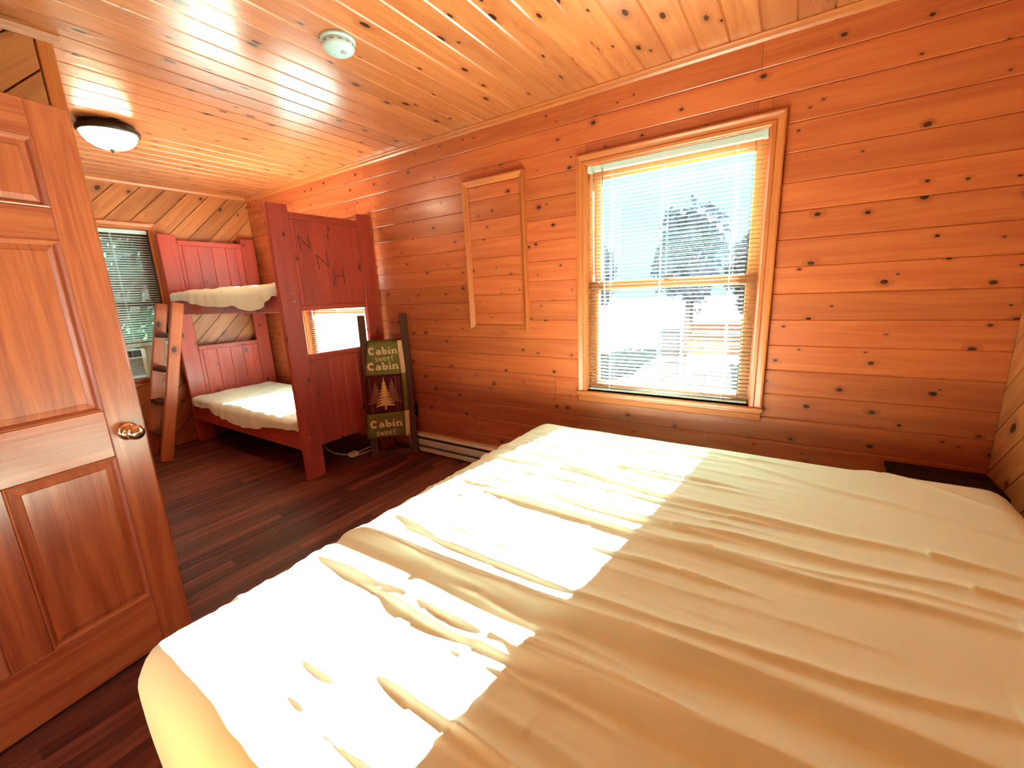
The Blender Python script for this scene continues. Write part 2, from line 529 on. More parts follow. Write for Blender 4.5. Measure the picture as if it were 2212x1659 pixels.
# partition stub at the left, its face towards the bed
PX = -2.605
wp = struct(boxes_mesh('wall_partition', [((PX - 0.10, YB, 0), (PX - BT, 0.628, H))], SIDING))
ph = (-(0.593 - YB) + 2.30) * s_
diag_wall(wp, (PX - BT, YB, 0), (0, 1, 0), (0, 0, 1), (1, 0, 0), 0.59 - YB, H, [], 1, ph, PINE_D)
struct(box('trim_1', (PX - 0.118, 0.594, 0), (PX + 0.006, 0.646, H - 0.002), OAK, None, 0.004))
for nm, a, b in (('trim_2', YB, 0.646),):
    struct(moulding(nm, [(0, 0), (0.034, 0), (0.034, 0.006), (0.022, 0.016), (0.006, 0.024), (0, 0.024)], (PX, a, H), (PX, b + 0.02, H), (0, 0, -1), (1, 0, 0), OAK))

# ceiling boards along y
cc = struct(boxes_mesh('ceiling', [((WX0 - T, YB - T, H + BT), (WX1 + T, YW + T, H + 0.10))], SIDING))
CP = 0.1314
x1 = -0.08 + CP * 7
while x1 - CP > WX0 - 0.2:
    a = max(x1 - CP, WX0); b = min(x1, WX1)
    if b > a + 0.004:
        vboard('ceiling_board', YB, YW, a, b, (0, 0, H + BT), (0, 1, 0), (1, 0, 0), (0, 0, -1), PINE_C, cc,
               (random.uniform(0, 60), random.uniform(0, 60)), g=0.006)
    x1 -= CP

# crown mouldings
CROWN = [(0, 0), (0.034, 0), (0.034, 0.005), (0.024, 0.014), (0.010, 0.020), (0.006, 0.026), (0, 0.026)]
struct(moulding('trim_3', CROWN, (WX0, YW, H), (WX1, YW, H), (0, 0, -1), (0, -1, 0), OAK))
struct(moulding('trim_4', CROWN, (WX0, YB, H), (WX0, YW, H), (0, 0, -1), (1, 0, 0), OAK))
struct(moulding('trim_5', CROWN, (WX1, YB, H), (WX1, YW, H), (0, 0, -1), (-1, 0, 0), OAK))

# floor strips along y
ff = struct(boxes_mesh('floor', [((WX0 - T, YB - T, -0.12), (WX1 + T, YW + T, -0.012))], SIDING))
def strip(x0, x1, y0, y1):
    off = (random.uniform(0, 60), random.uniform(0, 60))
    verts = []; uvs = []
    g = 0.0012
    for (xa, xb, ya, yb, z) in ((x0, x1, y0, y1, -0.012), (x0, x1, y0, y1, -g), (x0 + g, x1 - g, y0 + g, y1 - g, 0.0)):
        for (x, y) in ((xa, ya), (xb, ya), (xb, yb), (xa, yb)):
            verts.append((x, y, z)); uvs.append((y + off[0], x + off[1]))
    faces = [[8, 9, 10, 11]]
    for l in (0, 4):
        for i in range(4):
            j = (i + 1) % 4; faces.append([l + i, l + j, l + 4 + j, l + 4 + i])
    mesh_from('floor_plank', verts, faces, FLOORW, ff, uvs=uvs, off=(0, 0))
x = WX0; SW = 0.0665
while x < -0.75:
    y = YB - random.uniform(0, 0.9)
    while y < YW:
        L = random.uniform(0.75, 1.35) if x > -4.2 else 3.2
        a = max(y, YB); b = min(y + L, YW)
        if b - a > 0.02: strip(x, min(x + SW, WX1), a, b)
        y += L
    x += SW
strip(x, WX1, YB, YW)

# ------------------------------------------------------------------ windows
CAS = [(0, 0), (0.0, 0.010), (0.006, 0.016), (0.020, 0.017), (0.026, 0.013), (0.040, 0.016), (0.052, 0.022), (0.060, 0.020), (0.062, 0.0)]
def window_unit(name, op, P, U, Nn, wood_m, stool=True, ac=False):
    """double-hung window. op = opening in (u, z); P(u, z, n) -> room point; n outward is negative"""
    x0, x1, z0, z1 = op
    w = bpy.data.objects.new(name, None); COL.objects.link(w); w['kind'] = 'structure'
    w.location = P((x0 + x1) / 2, z0, 0)
    U = Vector(U); Nn = Vector(Nn); Z = Vector((0, 0, 1))
    moulding('head_casing', CAS, P(x0, z1, 0), P(x1, z1, 0), Z, Nn, OAK, w, 1, 1)
    moulding('side_casing', CAS, P(x0, z0, 0), P(x0, z1, 0), -U, Nn, OAK, w, 0, 1)
    moulding('side_casing', CAS, P(x1, z0, 0), P(x1, z1, 0), U, Nn, OAK, w, 0, 1)
    def bx(nm, a, b, c, d, n0, n1, mt, par=None, bev=0.003):
        p = P(a, c, n0); q = P(b, d, n1)
        lo = [min(p[i], q[i]) for i in range(3)]; hi = [max(p[i], q[i]) for i in range(3)]
        return box(nm, lo, hi, mt, par or w, bev)
    if stool:
        bx('stool', x0 - 0.067, x1 + 0.067, z0 - 0.020, z0, -0.10, 0.034, OAK)
        ap = [(0, 0), (0.0, 0.022), (0.010, 0.022), (0.018, 0.014), (0.030, 0.017), (0.046, 0.015), (0.052, 0.008), (0.052, 0)]
        moulding('apron', ap, P(x0 - 0.056, z0 - 0.020, 0), P(x1 + 0.056, z0 - 0.020, 0), -Z, Nn, OAK, w)
    else:
        moulding('bottom_casing', CAS, P(x0, z0, 0), P(x1, z0, 0), -Z, Nn, OAK, w, 1, 1)
    # jambs
    bx('jamb', x0 - 0.012, x0 + 0.004, z0, z1, -0.12, 0.0, wood_m); bx('jamb', x1 - 0.004, x1 + 0.012, z0, z1, -0.12, 0.0, wood_m)
    bx('jamb', x0 + 0.004, x1 - 0.004, z1 - 0.004, z1 + 0.012, -0.12, 0.0, wood_m)
    zm = z0 + 0.665
    st = 0.062
    def sash(c, d, n0, n1, top, bot):
        s = bx('sash', x0 + 0.004, x0 + st, c, d, n0, n1, wood_m)
        bx('stile', x1 - st, x1 - 0.004, c, d, n0, n1, wood_m, s)
        bx('rail', x0 + st, x1 - st, d - top, d, n0, n1, wood_m, s)
        bx('rail', x0 + st, x1 - st, c, c + bot, n0, n1, wood_m, s)
        p = P(x0 + st, c + bot, (n0 + n1) / 2); q = P(x1 - st, d - top, (n0 + n1) / 2)
        g = bx('pane', x0 + st - 0.003, x1 - st + 0.003, c + bot - 0.003, d - top + 0.003, (n0 + n1) / 2 - 0.002, (n0 + n1) / 2 + 0.002, GLASS, s, 0.0)
        return s
    sash(zm - 0.012, z1 - 0.004, -0.105, -0.075, 0.072, 0.042)
    if ac:
        sash(z0 + 0.30, zm + 0.022, -0.072, -0.042, 0.034, 0.045)
    else:
        sash(z0, zm + 0.022, -0.072, -0.042, 0.048, 0.06)
        lk = lathe('sash_lock', [(0.0, 0), (0.018, 0), (0.018, 0.006), (0.010, 0.010), (0.008, 0.018), (0.0, 0.018)], P((x0 + x1) / 2, zm + 0.022, -0.057), (0, 0, 1), BRONZE, w, 12)
        bx('lock_lever', (x0 + x1) / 2 - 0.012, (x0 + x1) / 2 + 0.042, zm + 0.036, zm + 0.044, -0.068, -0.052, BRONZE)
    return w

def blind(name, label, u0, u1, ztop, zbot, P, U, Nn, tilt_deg, n_off, parts_wand=True, pitch=0.0213, mt=None, cords=(0.15, 0.47, 0.86)):
    """venetian blind: headrail, every slat, bottom rail, ladder cords, wand"""
    t = thing(name, label, 'blind', P((u0 + u1) / 2, zbot, n_off), 'venetian blinds in the windows')
    U = Vector(U); Nn = Vector(Nn); Z = Vector((0, 0, 1)); org = t.location
    def bx(nm, a, b, c, d, n0, n1, m_, bev=0.003):
        p = P(a, c, n0); q = P(b, d, n1)
        return box(nm, [min(p[i], q[i]) for i in range(3)], [max(p[i], q[i]) for i in range(3)], m_, t, bev)
    bx('headrail', u0 - 0.004, u1 + 0.004, ztop - 0.034, ztop, n_off - 0.014, n_off + 0.016, WHITE)
    bx('bottom_rail', u0, u1, zbot, zbot + 0.014, n_off - 0.013, n_off + 0.013, SLAT, 0.005)
    # one slat mesh, gently crowned
    hw = 0.0125; ta = math.radians(tilt_deg); secs = []
    for k in range(5):
        f = -1 + k * 0.5
        n = f * hw; z = 0.0016 * (1 - f * f)
        secs.append((n * math.cos(ta) + z * math.sin(ta), -n * math.sin(ta) + z * math.cos(ta)))
    verts = []; faces = []
    for uu in (u0, u1):
        for dz in (0.0, -0.0006):
            for (n, z) in secs: verts.append(U * (uu - (u0 + u1) / 2) + Nn * n + Z * (z + dz))
    for i in range(4):
        faces.append([i, i + 1, 10 + i + 1, 10 + i]); faces.append([5 + i, 15 + i, 15 + i + 1, 5 + i + 1])
    faces += [[0, 10, 15, 5], [4, 9, 19, 14], [0, 5, 6, 7, 8, 9, 4, 3, 2, 1], [10, 11, 12, 13, 14, 19, 18, 17, 16, 15]]
    me = bpy.data.meshes.new('slat'); me.from_pydata([tuple(v) for v in verts], [], faces); me.update()
    me.materials.append(mt or SLAT); fix_normals(me)
    for p in me.polygons: p.use_smooth = len(p.vertices) == 4
    z = zbot + 0.024; base = P((u0 + u1) / 2, 0, n_off)
    while z < ztop - 0.045:
        o = bpy.data.objects.new('slat', me); COL.objects.link(o); o.parent = t
        o.location = Vector((base[0], base[1], z)) - org + U * random.uniform(-0.0015, 0.0015)
        z += pitch
    for f in cords:
        uu = u0 + (u1 - u0) * f
        for nn in (-0.0135, 0.0135):
            bx('ladder_cord', uu - 0.0012, uu + 0.0012, zbot + 0.01, ztop - 0.03, n_off + nn - 0.0008, n_off + nn + 0.0008, WHITE, 0)
    if parts_wand:
        tube('tilt_wand', [P(u0 + 0.092, ztop - 0.03, n_off + 0.028), P(u0 + 0.094, ztop - 0.3, n_off + 0.026), P(u0 + 0.11, ztop - 0.80, n_off + 0.026)], 0.004, WHITE, t, 6)
        for du in (0.030, 0.036):
            tube('lift_cord', [P(u0 + du, ztop - 0.03, n_off + 0.022), P(u0 + du + 0.003, ztop - 0.62, n_off + 0.022)], 0.0016, WHITE, t, 5)
        bx('cord_tassel', u0 + 0.028, u0 + 0.044, ztop - 0.66, ztop - 0.62, n_off + 0.017, n_off + 0.027, WHITE, 0.004)
        for uu in (u0 - 0.004, u1 - 0.02):
            bx('mounting_bracket', uu, uu + 0.024, ztop - 0.036, ztop + 0.004, n_off - 0.016, n_off + 0.018, WHITE, 0.002)
    return t

PW = lambda u, z, n: Vector((u, YW - n, z))           # window wall: n into the room
PE = lambda u, z, n: Vector((WX0 + n, u, z))          # end wall
window_unit('window_1', W1, PW, (1, 0, 0), (0, -1, 0), OAK)
window_unit('window_3', W3, PW, (1, 0, 0), (0, -1, 0), OAK)
window_unit('window_2', W2, PE, (0, 1, 0), (1, 0, 0), DARKW, stool=False, ac=True)
blind('venetian_blind', 'white venetian blind in the large window beside the bed, with tilt wand', W1[0] + 0.007, W1[1] - 0.012, 2.041, 0.697, PW, (1, 0, 0), (0, -1, 0), 10, -0.022)
blind('venetian_blind', 'glaring white blind behind the bunk bed, seen through the gap in its end panel', W3[0] + 0.007, W3[1] - 0.012, 1.951, 0.567, PW, (1, 0, 0), (0, -1, 0), 10, -0.022)
blind('venetian_blind', 'dark looking blind in the far window above the air conditioner', W2[0] + 0.007, W2[1] - 0.012, 2.031, 1.035, PE, (0, 1, 0), (1, 0, 0), 24, -0.020, parts_wand=False, cords=(0.2, 0.72))

# air conditioner in the far window
AY0, AY1, AZ0, AZ1 = 0.89, 1.345, 0.722, 0.983
ac = thing('air_conditioner', 'white window air conditioner with louvred grille in the far window', 'air conditioner', (WX0, (AY0 + AY1) / 2, AZ0))
box('body', (WX0 - 0.35, AY0 + 0.01, AZ0 + 0.006), (WX0 + 0.045, AY1 - 0.01, AZ1 - 0.006), WHITE, ac, 0.006)
fr = boxes_mesh('front_frame', [((WX0 + 0.045, AY0, AZ0), (WX0 + 0.075, AY1, AZ0 + 0.022)), ((WX0 + 0.045, AY0, AZ1 - 0.012), (WX0 + 0.075, AY1, AZ1)),
                        ((WX0 + 0.045, AY0, AZ0 + 0.022), (WX0 + 0.075, AY0 + 0.03, AZ1 - 0.012)), ((WX0 + 0.045, AY1 - 0.028, AZ0 + 0.022), (WX0 + 0.075, AY1, AZ1 - 0.012)),
                        ((WX0 + 0.045, AY0 + 0.03, AZ1 - 0.085), (WX0 + 0.073, AY1 - 0.028, AZ1 - 0.072))], WHITE, ac)
box('air_outlet', (WX0 + 0.046, AY0 + 0.03, AZ1 - 0.072), (WX0 + 0.06, AY1 - 0.028, AZ1 - 0.012), DARKP, ac, 0.002)
for i in range(4):
    y = AY0 + 0.06 + i * 0.1
    box('outlet_vane', (WX0 + 0.060, y, AZ1 - 0.070), (WX0 + 0.071, y + 0.006, AZ1 - 0.014), GREYP, ac, 0.001)
box('grille_backing', (WX0 + 0.046, AY0 + 0.03, AZ0 + 0.022), (WX0 + 0.056, AY1 - 0.028, AZ1 - 0.085), DARKP, ac, 0)
z = AZ0 + 0.026
while z < AZ1 - 0.090:
    box('grille_louvre', (WX0 + 0.058, AY0 + 0.03, z), (WX0 + 0.072, AY1 - 0.028, z + 0.0055), WHITE, fr, 0.001)
    z += 0.0125
for ya, yb in ((W2[0] + 0.004, AY0), (AY1, W2[1] - 0.004)):
    n = 7; ws = (yb - ya) / n
    verts = []; faces = []
    for i in range(2 * n + 1):
        y = ya + (yb - ya) * i / (2 * n); xx = WX0 - 0.035 + (0.014 if i % 2 else 0.0)
        for z in (AZ0 - 0.015, AZ1 + 0.005): verts.append((xx, y, z))
        for z in (AZ0 - 0.015, AZ1 + 0.005): verts.append((xx - 0.004, y, z))
    for i in range(2 * n):
        b = 4 * i
        faces += [[b, b + 4, b + 5, b + 1], [b + 2, b + 3, b + 7, b + 6], [b, b + 2, b + 6, b + 4], [b + 1, b + 5, b + 7, b + 3]]
    faces += [[0, 1, 3, 2], [8 * n, 8 * n + 2, 8 * n + 3, 8 * n + 1]]
    o = mesh_from('side_curtain', verts, faces, ALMOND, ac, label='pleated beige side curtain'); fix_normals(o.data)
box('lower_sash_bar', (WX0 - 0.05, W2[0] + 0.006, AZ1 + 0.006), (WX0 - 0.008, W2[1] - 0.006, AZ1 + 0.044), WHITE, ac, 0.004, label='white bar closing the window above the unit')

# ------------------------------------------------------------------ open door at the left
HX, HY = -1.888, -0.357
DV = Vector((-0.177, 0.984, 0)).normalized(); DN_ = Vector((DV.y, -DV.x, 0))       # along the leaf, and out of its visible face
DW, DH, DT = 0.875, 1.98, 0.035
door = bpy.data.objects.new('door_1', None); COL.objects.link(door); door['kind'] = 'structure'
door.location = (HX, HY, 0.01)
def dpt(s, z, n):                                                     # s from the free edge
    return Vector((HX, HY, 0)) + DV * (DW - s) + Vector((0, 0, z)) + DN_ * n
rotD = Matrix((DV, DN_, Vector((0, 0, 1)))).transposed()
def dbox(nm, s0, s1, z0, z1, n0, n1, mt=DOORW, bev=0.003, axis=None, par=None):
    c = (dpt(s0, z0, n0) + dpt(s1, z1, n1)) / 2
    h = Vector((abs(s1 - s0) / 2, abs(n1 - n0) / 2, abs(z1 - z0) / 2))
    return box(nm, c - h, c + h, mt, par or door, bev, rot=rotD, axis=axis)
ZP = [(0.232, 0.818), (0.992, 1.572), (1.672, 1.881)]               # three rows of panels
S = [(0.105, 0.388), (0.488, 0.770)]
dbox('stile', 0, 0.105, 0.01, 1.99, -DT, 0); dbox('stile', 0.770, DW, 0.01, 1.99, -DT, 0)
zz = 0.01
for (a, b) in ZP + [(1.99, None)]:
    dbox('rail', 0.105, 0.770, zz, a, -DT, 0); zz = b if b else zz
for (a, b) in ZP:
    dbox('mullion', 0.388, 0.488, a, b, -DT, 0)
    for (s0, s1) in S:
        # raised panel: field with a bevelled margin, in a moulded sticking
        verts = []; faces = []
        for (ins, n) in ((0.0, -0.014), (0.004, -0.016), (0.034, -0.007), (0.036, -0.004)):
            for (s, z) in ((s0 + ins, a + ins), (s1 - ins, a + ins), (s1 - ins, b - ins), (s0 + ins, b - ins)): verts.append(dpt(s, z, n))
        for (s, z) in ((s0, a), (s1, a), (s1, b), (s0, b)): verts.append(dpt(s, z, -0.024))
        for l in range(3):
            for i in range(4):
                j = (i + 1) % 4; faces.append([4 * l + i, 4 * l + j, 4 * l + 4 + j, 4 * l + 4 + i])
        faces.append([12, 13, 14, 15]); faces.append([16, 19, 18, 17])
        for i in range(4):
            j = (i + 1) % 4; faces.append([16 + i, 16 + j, j, i])
        o = mesh_from('panel', verts, faces, DOORW, door, axis=(0, 0, 1)); fix_normals(o.data)
        PR = [(0, -0.014), (0.0, 0.0), (0.004, 0.0015), (0.010, -0.004), (0.016, -0.014)]
        for (A, B, O) in (((s0, a), (s1, a), Vector((0, 0, 1))), ((s0, b), (s1, b), Vector((0, 0, -1))), ((s0, a), (s0, b), -DV), ((s1, a), (s1, b), DV)):
            moulding('panel_moulding', PR, dpt(A[0], A[1], 0), dpt(B[0], B[1], 0), O, DN_, DOORW, door, -1, -1)
kc = dpt(0.052, 0.898, 0)
lathe('rosette', [(0.0, 0), (0.033, 0), (0.033, 0.004), (0.026, 0.010), (0.014, 0.012), (0.0, 0.012)], kc, DN_, BRASS, door, 28, label='polished brass rosette')
kb = lathe('knob', [(0.0, 0.010), (0.012, 0.010), (0.011, 0.024), (0.018, 0.030), (0.026, 0.038), (0.0285, 0.048), (0.026, 0.058), (0.016, 0.064), (0.0, 0.065)], kc, DN_, BRASS, door, 28, label='polished brass door knob')
lathe('lock_button', [(0.0, 0.064), (0.006, 0.064), (0.006, 0.069), (0.0, 0.070)], kc, DN_, BRASS, kb, 12)
for z in (0.25, 1.0, 1.76):
    tube('hinge', [(HX + 0.012, HY - 0.002, z - 0.045), (HX + 0.012, HY - 0.002, z + 0.045)], 0.007, BRASS, door, 8)
# doorway casing on the back wall
struct(moulding('trim_6', CAS, (-1.02, YB, 0), (-1.02, YB, 2.01), (1, 0, 0), (0, 1, 0), OAK, None, 0, 1))
struct(moulding('trim_7', CAS, (-1.885, YB, 2.01), (-1.02, YB, 2.01), (0, 0, 1), (0, 1, 0), OAK, None, 1, 1))

# ------------------------------------------------------------------ bunk bed
BX0, BX1 = -4.93, -2.97
BY0, BY1 = 1.605, 2.452
bunk = thing('bunk_bed', 'red stained wooden bunk bed with panelled ends at the far end of the room', 'bunk bed', ((BX0 + BX1) / 2, (BY0 + BY1) / 2, 0))
def bunk_end(x0, x1, front):
    """post, boards, caps between x0 and x1; front = +1 if the seen face looks to +x"""
    for (a, b, zt) in ((BY0, BY0 + 0.148, 2.0), (BY1 - 0.135, BY1, 2.005)):
        p = box('post', (x0, a, 0), (x1, b, zt), REDW, bunk, 0.006)
    ia, ib = BY0 + 0.148, BY1 - 0.135
    xm = (x0 + x1) / 2
    pa, pb = xm - 0.010, xm + 0.012
    box('top_rail', (x0 + 0.003, ia, 1.905), (x1 - 0.003, ib, 1.953), REDW, bunk, 0.004)
    box('panel_cap', (x0 + 0.002, ia, 0.905), (x1 - 0.002, ib, 0.950), REDW, bunk, 0.004)
    box('middle_rail', (x0 + 0.004, ia, 1.272), (x1 - 0.004, ib, 1.31), REDW, bunk, 0.004)
    gy = [ia, 1.786, 1.912, 2.037, 2.160, 2.256, ib]
    for (z0, z1) in ((1.31, 1.905), (0.24, 0.905)):
        for i in range(len(gy) - 1):
            if gy[i + 1] - gy[i] < 0.02: continue
            fx = pb
            O = (pa, 0, 0)
            vb = vboard('panel_board', z0, z1, gy[i], gy[i + 1], O, (0, 0, 1), (0, 1, 0), (1, 0, 0), REDW, bunk, (random.uniform(0, 60), random.uniform(0, 60)), g=0.0035, thick=pb - pa)
    # screw heads on the posts
    return pb
pbx = bunk_end(BX1 - 0.04, BX1, 1)
bunk_end(BX0, BX0 + 0.04, 1)
for (zs, ys) in ((1.44, 1.70), (1.40, 1.69), (1.34, 1.70), (0.33, 1.66)):
    lathe('bolt_head', [(0, 0), (0.007, 0), (0.006, 0.003), (0, 0.004)], (BX1, ys, zs), (1, 0, 0), STEEL, bunk, 10)
for (z0, z1) in ((1.268, 1.405), (0.237, 0.377)):
    box('side_rail', (BX0 + 0.04, BY0 + 0.004, z0), (BX1 - 0.04, BY0 + 0.044, z1), REDW, bunk, 0.004)
    box('side_rail', (BX0 + 0.04, BY1 - 0.044, z0), (BX1 - 0.04, BY1 - 0.004, z1), REDW, bunk, 0.004)
    for i in range(9):
        x = BX0 + 0.12 + i * 0.205
        box('bed_slat', (x, BY0 + 0.046, z0 + 0.02), (x + 0.09, BY1 - 0.046, z0 + 0.042), LADW, bunk, 0.003)
# letters scratched into the end panel (N, N, H down the boards)
def scratch(p0, p1, w=0.006):
    a = Vector((pbx, *p0)); b = Vector((pbx, *p1))
    beam('carved_stroke', a, b, w, 0.0012, (0, 1, 0), CARVE, bunk, 0)
for st in (((1.800, 1.800), (1.812, 1.70)), ((1.800, 1.800), (1.885, 1.712)), ((1.885, 1.712), (1.880, 1.812)),
           ((1.925, 1.672), (1.935, 1.56)), ((1.925, 1.672), (2.015, 1.595)), ((2.015, 1.595), (2.008, 1.70)),
           ((2.052, 1.575), (2.062, 1.455)), ((2.130, 1.585), (2.140, 1.465)), ((2.058, 1.515), (2.136, 1.522))):
    scratch(*st)

def drape(name, label, cat, x0, x1, y0, y1, ztop, r, drop, nx, ny, mt, fold=None, parent=None, hem=None):
    """a sheet over a mattress: flat top, rounded over the edges, hanging at the sides"""
    A = [(x0 + r), (x1 - r)]; B = [(y0 + r), (y1 - r)]
    ext = r * PI / 2 + drop
    verts = []; faces = []; uvs = []
    def axis_samples(a, b, n):
        inner = [a + (b - a) * i / n for i in range(n + 1)]
        ne = 22
        ed = [ext * (1 - i / ne) for i in range(ne)]
        return [a - e for e in ed] + inner + [b + e for e in reversed(ed)]
    xs = axis_samples(A[0], A[1], nx); ys = axis_samples(B[0], B[1], ny)
    for x in xs:
        for y in ys:
            cx = min(max(x, A[0]), A[1]); cyy = min(max(y, B[0]), B[1])
            dx, dy = x - cx, y - cyy; d = math.hypot(dx, dy)
            if d < 1e-9: px, py, pz, nrm = x, y, ztop, Vector((0, 0, 1)); out = 0
            else:
                dmax = min(d, ext)
                ux, uy = dx / d, dy / d
                if dmax < r * PI / 2:
                    t = dmax / r; o = r * math.sin(t); dr = r * (1 - math.cos(t)); nrm = Vector((ux * math.sin(t), uy * math.sin(t), math.cos(t)))
                else: o = r; dr = r + dmax - r * PI / 2; nrm = Vector((ux, uy, 0))
                px, py, pz = cx + ux * o, cyy + uy * o, ztop - dr; out = dmax
            h = fold(px, py, pz, out, nrm) if fold else 0.0
            if hem and dy < 0 and pz < ztop:
                tot = r + drop; f_ = (ztop - pz) / tot
                w_ = min(1.0, -dy / (abs(dx) + abs(dy) + 1e-9) * 1.3)
                pz = pz * (1 - w_) + (ztop - (ztop - hem(px)) * f_) * w_
            verts.append((px + nrm.x * h, py + nrm.y * h, pz + nrm.z * h)); uvs.append((x, y))
    m_ = len(ys)
    for i in range(len(xs) - 1):
        for j in range(m_ - 1):
            faces.append([i * m_ + j, (i + 1) * m_ + j, (i + 1) * m_ + j + 1, i * m_ + j + 1])
    o = mesh_from(name, verts, faces, mt, parent, uvs=uvs, off=(0, 0), smooth=True)
    return o

def lerp_table(tb):
    def f(x):
        if x <= tb[0][0]: return tb[0][1]
        for a, b in zip(tb, tb[1:]):
            if x <= b[0]:
                t = (x - a[0]) / (b[0] - a[0]); t = t * t * (3 - 2 * t)
                return a[1] + (b[1] - a[1]) * t
        return tb[-1][1]
    return f
HEM_U = lerp_table([(-4.88, 1.400), (-4.80, 1.388), (-4.56, 1.392), (-4.31, 1.354), (-4.06, 1.330), (-3.77, 1.322), (-3.64, 1.332), (-3.55, 1.303), (-3.38, 1.287), (-3.25, 1.296), (-3.10, 1.355), (-3.03, 1.393), (-2.97, 1.407)])
HEM_L = lerp_table([(-4.88, 0.402), (-4.63, 0.384), (-4.51, 0.400), (-4.37, 0.352), (-4.18, 0.332), (-3.89, 0.305), (-3.60, 0.328), (-3.49, 0.362), (-3.21, 0.386), (-2.97, 0.405)])
def bunk_fold(seed, amp):
    def f(x, y, z, out, n):
        h = amp * 0.5 * noise.noise(Vector((x * 2.2, y * 4.5, seed)))
        h += amp * 0.5 * noise.noise(Vector((x * 7 + y * 3, y * 9 - x * 2, seed + 4)))
        h += amp * 0.55 * (0.5 - abs(noise.noise(Vector((x * 9 + y * 7, y * 10 - x * 5, z * 6 + seed)))))
        h += amp * 0.30 * (0.5 - abs(noise.noise(Vector((x * 22, y * 17, z * 12 + seed)))))
        if out > 0.02: h = abs(h) * 0.8 + amp * 0.35 * (1 + math.sin(x * 34 + 4 * noise.noise(Vector((x * 4, y, seed))))) * min(1, out / 0.1)
        return h
    return f
for (zb, zt, lab, hm, seed) in ((0.28, 0.468, 'lower bunk mattress in a rumpled white sheet, half in sunlight', HEM_L, 3.0),
                                (1.31, 1.472, 'upper bunk mattress in a cream sheet hanging loose at its edge', HEM_U, 9.0)):
    mt_ = thing('bunk_mattress', lab, 'mattress', ((BX0 + BX1) / 2, (BY0 + BY1) / 2, zb), 'mattresses in the bunk bed')
    box('mattress_core', (BX0 + 0.065, BY0 + 0.065, zb + 0.005), (BX1 - 0.065, BY1 - 0.065, zt - 0.03), SHEET2, mt_, 0.03, seg=3)
    o = drape('bed_sheet', '', '', BX0 + 0.055, BX1 - 0.048, BY0 - 0.010, BY1 - 0.060, zt, 0.045, 0.06, 150, 60, SHEET2, bunk_fold(seed, 0.017), parent=mt_, hem=hm)
    o['label'] = 'rumpled sheet'

# bunk ladder
lad = thing('bunk_ladder', 'wooden ladder leaning on the near side of the bunk beds', 'ladder', (-4.71, 1.21, 0))
LT = 1.375
for xx in (-4.530, -4.895):
    beam('rail', (xx, 1.212, 0.004), (xx, 1.535, LT), 0.038, 0.088, (1, 0, 0), LADW, lad, 0.005)
for k_, zr in enumerate((0.22, 0.50, 0.79, 1.09)):
    yy = 1.212 + (1.535 - 1.212) * zr / LT
    box('rung', (-4.878, yy - 0.040, zr - 0.018), (-4.547, yy + 0.040, zr + 0.018), DARKW, lad, 0.004)

# ------------------------------------------------------------------ ceiling lamp and detector
LC = (-3.575, 1.045, H)
lamp = thing('ceiling_lamp', 'lit dome ceiling lamp with a dark bronze rim near the bunk bed', 'lamp', LC)
lathe('mounting_pan', [(0.0, 0.0), (0.128, 0.0), (0.132, -0.012), (0.150, -0.030), (0.152, -0.046), (0.146, -0.056), (0.136, -0.058), (0.134, -0.05), (0.0, -0.045)], LC, (0, 0, 1), BRONZE, lamp, 40, label='dark bronze rim')
lathe('glass_dome', [(0.134, -0.052), (0.128, -0.074), (0.110, -0.100), (0.080, -0.121), (0.045, -0.133), (0.0, -0.137)], LC, (0, 0, 1), LAMPGLASS, lamp, 40, label='lit frosted glass bowl')
lathe('finial', [(0.0, -0.134), (0.013, -0.136), (0.012, -0.143), (0.006, -0.148), (0.008, -0.154), (0.0, -0.160)], LC, (0, 0, 1), BRONZE, lamp, 16, label='dark bronze finial')

DC = (-1.735, 1.362, H)
det = thing('smoke_detector', 'white round smoke detector on the plank ceiling above the bed', 'smoke detector', DC)
lathe('mounting_base', [(0.0, 0.0), (0.072, 0.0), (0.072, -0.010), (0.068, -0.014), (0.0, -0.014)], DC, (0, 0, 1), WHITE, det, 36)
hd = lathe('housing', [(0.0, -0.013), (0.064, -0.013), (0.066, -0.020), (0.066, -0.034), (0.058, -0.046), (0.044, -0.050), (0.040, -0.056), (0.028, -0.060), (0.0, -0.060)], DC, (0, 0, 1), WHITE, det, 36)
for i in range(12):
    a = 2 * PI * i / 12
    c = Vector(DC) + Vector((math.cos(a), math.sin(a), 0)) * 0.0655 + Vector((0, 0, -0.027))
    h = Vector((0.0015, 0.009, 0.0035))
    box('vent_slot', c - h, c + h, GREYP, hd, 0, rot=Matrix.Rotation(a, 3, 'Z'))
box('test_button', (DC[0] + 0.020, DC[1] - 0.012, DC[2] - 0.062), (DC[0] + 0.040, DC[1] + 0.010, DC[2] - 0.056), GREYP, det, 0.002, label='grey rectangular test button')
box('indicator_light', (DC[0] - 0.014, DC[1] - 0.020, DC[2] - 0.0625), (DC[0] - 0.009, DC[1] - 0.015, DC[2] - 0.058), GREYP, det, 0.001)

